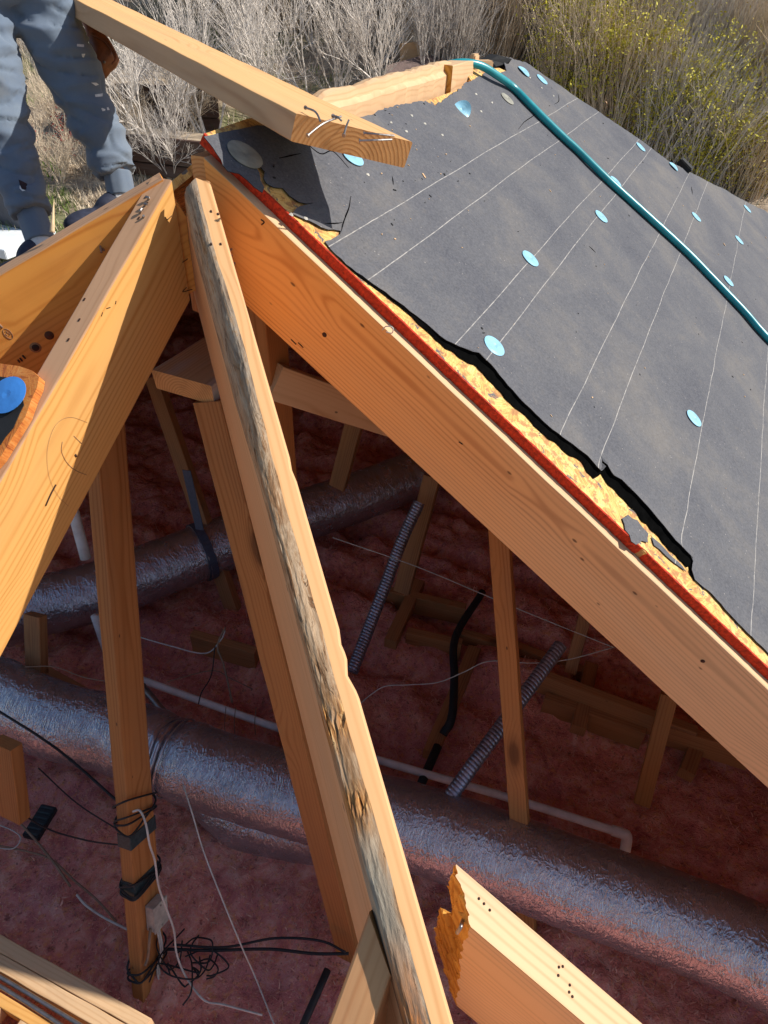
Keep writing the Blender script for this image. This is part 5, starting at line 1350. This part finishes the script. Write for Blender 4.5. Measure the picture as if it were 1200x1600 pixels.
tr = blob_mesh('sweatpants', [('t', [(p, r) for p, r in zip(W1[:7], RR1)]), ('t', [(p, r) for p, r in zip(W2[:7], RR2)]), ('e', pel, (axs*.172, fwd_*.125, Z*.15)), ('t', [(W1[0], .088), (pel-Z*.03, .11), (W2[0], .088)])], .0075, FLEECE, wk, fold=fold1, smooth_it=5)
for W_ in (W1, W2):
    d = (W_[7]-W_[6]).normalized(); a = W_[6]+d*(-.004); b2 = W_[7]+d*.012
    tube('cuff', [a, (a+b2)*.5, b2], lambda f, u: .039-.002*abs(f-.5), FLEECE, tr, ns=48, k=8, disp=lambda u, t: .02*sin(t*40))
    tube('sock', [W_[7]+d*.0, W_[7]+d*.05], .034, SOCK, wk, ns=20, k=3, curve=False)
def shoe(ank, dirn):
    dirn = dirn.normalized(); s = dirn.cross(Z)
    base = ank-Z*.075
    up_ = [('e', base+dirn*.02+Z*.045, (dirn*.075, s*.040, Z*.05)), ('e', base+dirn*.12+Z*.030, (dirn*.075, s*.044, Z*.032)), ('e', base-dirn*.04+Z*.035, (dirn*.045, s*.036, Z*.045))]
    o = blob_mesh('shoe', up_, .006, SHOE, wk, smooth_it=2)
    so2 = blob_mesh('sole', [('e', base+dirn*.12, (dirn*.09, s*.05, Z*.018)), ('e', base-dirn*.03, (dirn*.055, s*.042, Z*.018)), ('e', base+dirn*.04, (dirn*.09, s*.040, Z*.016))], .006, SOLE, o, smooth_it=2)
shoe(W1[7]-Z*.012, V((-.62, -.78, 0))); shoe(W2[7]-Z*.012, V((-.3, -.95, 0)))
# he stands on a plank laid over the far slope
pk = (W1[7]+W2[7])*.5
pa = W2[7]-Z*.108-(W1[7]-W2[7])*.35; pb = W1[7]-Z*.108+(W1[7]-W2[7])*.35
pl_ = beam('foot_plank', pa, pb, V((pb-pa).cross(Z)), .26, .04, W_POST); tag(pl_, 'rough plank on the far slope that the worker stands on', 'plank')
# sweatshirt
def shirt_fold(p): return .007*nz(p.x*9, p.y*9, p.z*14)+.003*nz(p.x*30, p.y*30, p.z*30)
blob_mesh('sweatshirt', [('e', chest, (axs*.185, fwd_*.13, Z*.24)), ('e', pel+Z*.12, (axs*.175, fwd_*.13, Z*.15))]+[('t', [(shs[i], .072), (elb[i], .055), (hpos[i]-(hpos[i]-elb[i]).normalized()*.09, .038)]) for i in range(2)]+[('t', [(shs[0], .07), (neck-Z*.04, .075), (shs[1], .07)])], .009, NAVY, wk, fold=shirt_fold, smooth_it=4)
# pouch
def pouch():
    t = empty('tool_pouch', PD(155, 80, 1.98), 'brown leather tool pouch hanging at the worker\'s hip', 'tool pouch')
    def shape(px, D, th, name):
        P = [PD(x, y, D) for x, y in px]; k = len(P); c = sum(P, V((0, 0, 0)))/k
        rings = []
        for s, off in ((.90, -th/2), (1.0, -th*.3), (1.0, th*.3), (.90, th/2)):
            rings.append([c+(p-c)*s+fw*off for p in P])
        vs = [p for r in rings for p in r]+[c-fw*(th*.62), c+fw*(th*.62)]; fs = []
        for a in range(3): fs += [(a*k+i, a*k+(i+1) % k, (a+1)*k+(i+1) % k, (a+1)*k+i) for i in range(k)]
        fs += [(4*k, (i+1) % k, i) for i in range(k)]+[(4*k+1, 3*k+i, 3*k+(i+1) % k) for i in range(k)]
        return link(name, mesh(name, vs, fs), LEATHER, t, smooth=True), rings
    shape([(120, 20), (140, 28), (150, 40), (157, 52), (150, 70), (140, 66), (134, 45)], 2.02, .03, 'belt_flap')
    m_, rg = shape([(141, 40), (152, 50), (166, 58), (176, 70), (183, 86), (178, 98), (168, 106), (160, 117), (152, 100), (144, 76)], 2.0, .055, 'pouch_body')
    P = [p-fw*.012 for p in rg[1]]
    for off in (0, .006):
        tube('rim', [PD(x-off*300, y+off*300, 1.968) for x, y in ((144, 51), (156, 57), (167, 64), (176, 76), (182, 90), (177, 99))], .0028, LEATHER, m_, ns=8)
    tube('rivet', [PD(163, 97, 1.966), PD(163, 97, 1.972)], .004, NAIL, m_, ns=10, k=1, curve=False)
pouch()
# paint dabs and the tear on the sweatpants, laid on the cloth
from mathutils.bvhtree import BVHTree
def dab_setup():
    me = tr.data; bv = BVHTree.FromPolygons([v.co.copy() for v in me.vertices], [tuple(p.vertices) for p in me.polygons])
    def dab(poly, mat, name, off=.0012):
        vs, ok = [], True
        for x, y in poly:
            h, nn, *_ = bv.ray_cast(V((0, 0, 0)), ray(x, y).normalized())
            if h is None: return
            vs.append(h+nn*off)
        k = len(vs); c = sum(vs, V((0, 0, 0)))/k
        vs += [c]; fs = [(i, (i+1) % k, k) for i in range(k)]
        me2 = mesh(name, vs, fs); link(name, me2, mat, tr)
    WP = plain('dried_paint', (.72, .74, .75), .7, nscale=60, var=.15)
    KP = plain('dusty_knee', (.24, .235, .215), .95, nscale=40, var=.2)
    HO = plain('tear_inside', (.035, .018, .02), .9)
    for p in ([(120, 69), (131, 70), (131, 74), (120, 73)], [(142, 129), (150, 129), (154, 132), (149, 134)], [(148, 148), (160, 146), (160, 151), (149, 152)],
              [(158, 169), (169, 168), (171, 172), (160, 174)], [(127, 84), (133, 84), (131, 90), (128, 89)]): dab(p, WP, 'paint_dab')
    dab([(29, 281), (36, 284), (42, 287), (41, 297), (34, 296), (31, 289)], HO, 'tear', .0015)
    dab([(31, 290), (34, 296), (40, 298), (35, 299), (31, 295)], WP, 'tear_rim', .002)
dab_setup()

# ============================================================ small marks and nails on the rafters
def hit_face(px, py, P, N, lift=.0006): return hit(px, py, P, N)-N*0+(-(N if N.dot(hit(px, py, P, N)) > 0 else -N))*lift
def mark(pts, P, N, r, mat, name, parent, k=6):
    tube(name, [hit_face(x, y, P, N) for x, y in pts], r, mat, parent, ns=5, k=k)
DARKW2 = plain('knot_brown', (.10, .035, .015), .9, nscale=80)
DARKW3 = plain('knot_ring', (.34, .17, .07), .9, nscale=80)
PENCIL = plain('pencil', (.26, .15, .09), .8, nscale=80)
DARKW = plain('dark_split', (.05, .02, .012), .9, nscale=80)
SPL = plain('pale_splinter', (.75, .55, .33), .8, nscale=60)
fa = (P0-n*.038, n)
mark([(136, 660), (112, 652), (94, 657), (82, 672), (74, 700), (74, 730), (80, 755), (92, 776), (107, 791)], *fa, .00022, PENCIL, 'pencil_arc', jack)
mark([(97, 690), (96, 705), (104, 722), (118, 735), (135, 742)], *fa, .0004, PENCIL, 'pencil_arc', jack)
mark([(115, 681), (127, 693)], *fa, .0005, PENCIL, 'pencil_arc', jack, 2)
mark([(87, 757), (79, 772), (71, 790)], *fa, .0013, DARKW, 'split_mark', jack)
mark([(117, 710), (119, 713)], *fa, .002, DARKW, 'split_mark', jack, 2)
for a in ([(160, 488), (158, 494)], [(181, 470), (180, 475)], [(166, 482), (172, 480)], [(268, 337), (261, 343), (258, 339)], [(300, 452), (285, 456), (291, 449)], [(296, 402), (285, 410)]): mark(a, *fa, .0007, DARKW, 'nail_dent', jack, 3)
def stub(px, py, P, N, dv, L, parent, r=.0022, bend=None, name='nail'):
    a = hit(px, py, P, N); b2 = a+dv*L
    pts = [a-dv*.004, (a+b2)*.5, b2]
    if bend is not None: pts.append(b2+bend*L*.8)
    vs = [tube_data(catmull(pts, 4), r, 7)[:2]]
    link(name, mesh(name, *join_data(vs)), NAIL, parent, smooth=False)
ta = (P0, NA)
for x, y, b2 in ((226, 322, n), (232, 312, -n), (219, 333, -Ad), (224, 340, None)): stub(x, y, *ta, (NA*.7+n*.5).normalized(), .007, jack, bend=b2)
for x, y in ((221, 328), (230, 318), (228, 308), (217, 341), (124, 500), (132, 468), (107, 531), (60, 590)):
    c = hit(x, y, *ta)+NA*.0004; bevbox('nail_dent', c, Ad, n, NA, .0028, .0016, .0007, DARKW, jack, .0004)
fb = (tB-bn*.0225, bn)
stub(157, 386, *fb, (-bn*.8-Z*.5).normalized(), .012, lhip); stub(160, 389, *fb, (-bn*.8+n*.5).normalized(), .008, lhip)
for x, y, r_, mt in ((77, 524, .0085, DARKW2), (55.5, 543, .0068, DARKW), (55.5, 543, .0105, DARKW3)):
    c = hit(x, y, *fb)-bn*(.0006 if mt is not DARKW3 else .0002); tube('knot', [c+bn*.0004, c-bn*.0004], r_, mt, lhip, ns=14, k=1, curve=False)
mark([(4.5, 516), (8, 513.5), (14, 516), (19, 522), (20, 527), (17, 529.5), (11, 527), (6, 521.5), (4.5, 516)], *fb, .0006, PENCIL, 'grade_stamp', lhip, 4)
mark([(8, 518), (10.5, 517.5), (11, 520), (8.5, 522.5), (12, 524)], *fb, .0005, PENCIL, 'grade_stamp', lhip, 3)
mark([(12.5, 519), (16, 522.5), (13, 525.5)], *fb, .0005, PENCIL, 'grade_stamp', lhip, 1)
mark([(-2, 506), (4, 512)], *fb, .0025, PENCIL, 'grade_stamp', lhip, 2)
for a in ([(28, 562), (31, 566)], [(31, 559), (35, 564)], [(35, 555), (40, 560)]): mark(a, *fb, .0018, DARKW, 'ink_smudge', lhip, 2)
# splinters standing up from the hips
for x, y, vv in ((52, 404, 0), (165, 405, 1)):
    pass
tube('splinter', [hit(84, 372, P0, NA)+V((0, 0, .01)), hit(90, 362, P0, NA)+V((0, 0, .03)), hit(95, 353, P0, NA)+V((0, 0, .045))], lambda f, u: .004*(1-f)+.0004, SPL, lhip, ns=6)
# wire staple on the edge of the sheathing and nails in the long rafter
fr_ = (P0, e)
tube('staple', [hit(598, 515, *fr_)-e*.002, hit(603, 511, *fr_)-e*.004+NR*.004, hit(613, 513, *fr_)-e*.004+NR*.004, hit(614, 519, *fr_)-e*.004, hit(604, 518, *fr_)-e*.002], .0011, CABLEW, rafter, ns=6)
for x, y in ((362, 389), (367, 411)): stub(x, y, *fr_, (-e*.9-Z*.3).normalized(), .012, rafter, r=.002, bend=Rd)
for x, y, r_ in ((507, 523, .005), (1098, 1033, .0045)):
    c = hit(x, y, *fr_); tube('knot', [c+e*.0004, c-e*.0005], r_, DARKW, rafter, ns=12, k=1, curve=False)
for a in ([(455, 530), (463, 538)], [(466, 535), (474, 543)], [(408, 343), (413, 347), (409, 351)], [(717, 690), (723, 694)]): mark(a, *fr_, .0012, DARKW, 'scuff', rafter, 3)
# nails in the top of the right hip and in the broken rafter
for x, y in ((330, 331), (341, 335), (345, 382), (330, 382)):
    c = hit(x, y, P0, (Hd.cross(hn)).normalized()); bevbox_ = bevbox('nail_dent', c+Z*.0008, Hd, hn, Hd.cross(hn).normalized(), .0025, .0015, .0009, DARKW, bpy.data.objects['hip_rafter.001'] if 'hip_rafter.001' in bpy.data.objects else lhip, .0004)
for x, y in ((748, 1404), (756, 1412), (765, 1422), (873, 1511), (879, 1510), (890, 1539), (889, 1550), (894, 1557), (872, 1524)):
    c = hit(x, y, P0, NR)+NR*.0006; tube('nail_hole', [c-NR*.0004, c+NR*.0005], .0016, DARKW, br_, ns=8, k=1, curve=False)
sc_ = PD(719, 1446, .80); tube('staple', [PD(723, 1438, .79), PD(720, 1448, .775), PD(714, 1458, .78)], .0022, NAIL, br_, ns=6)
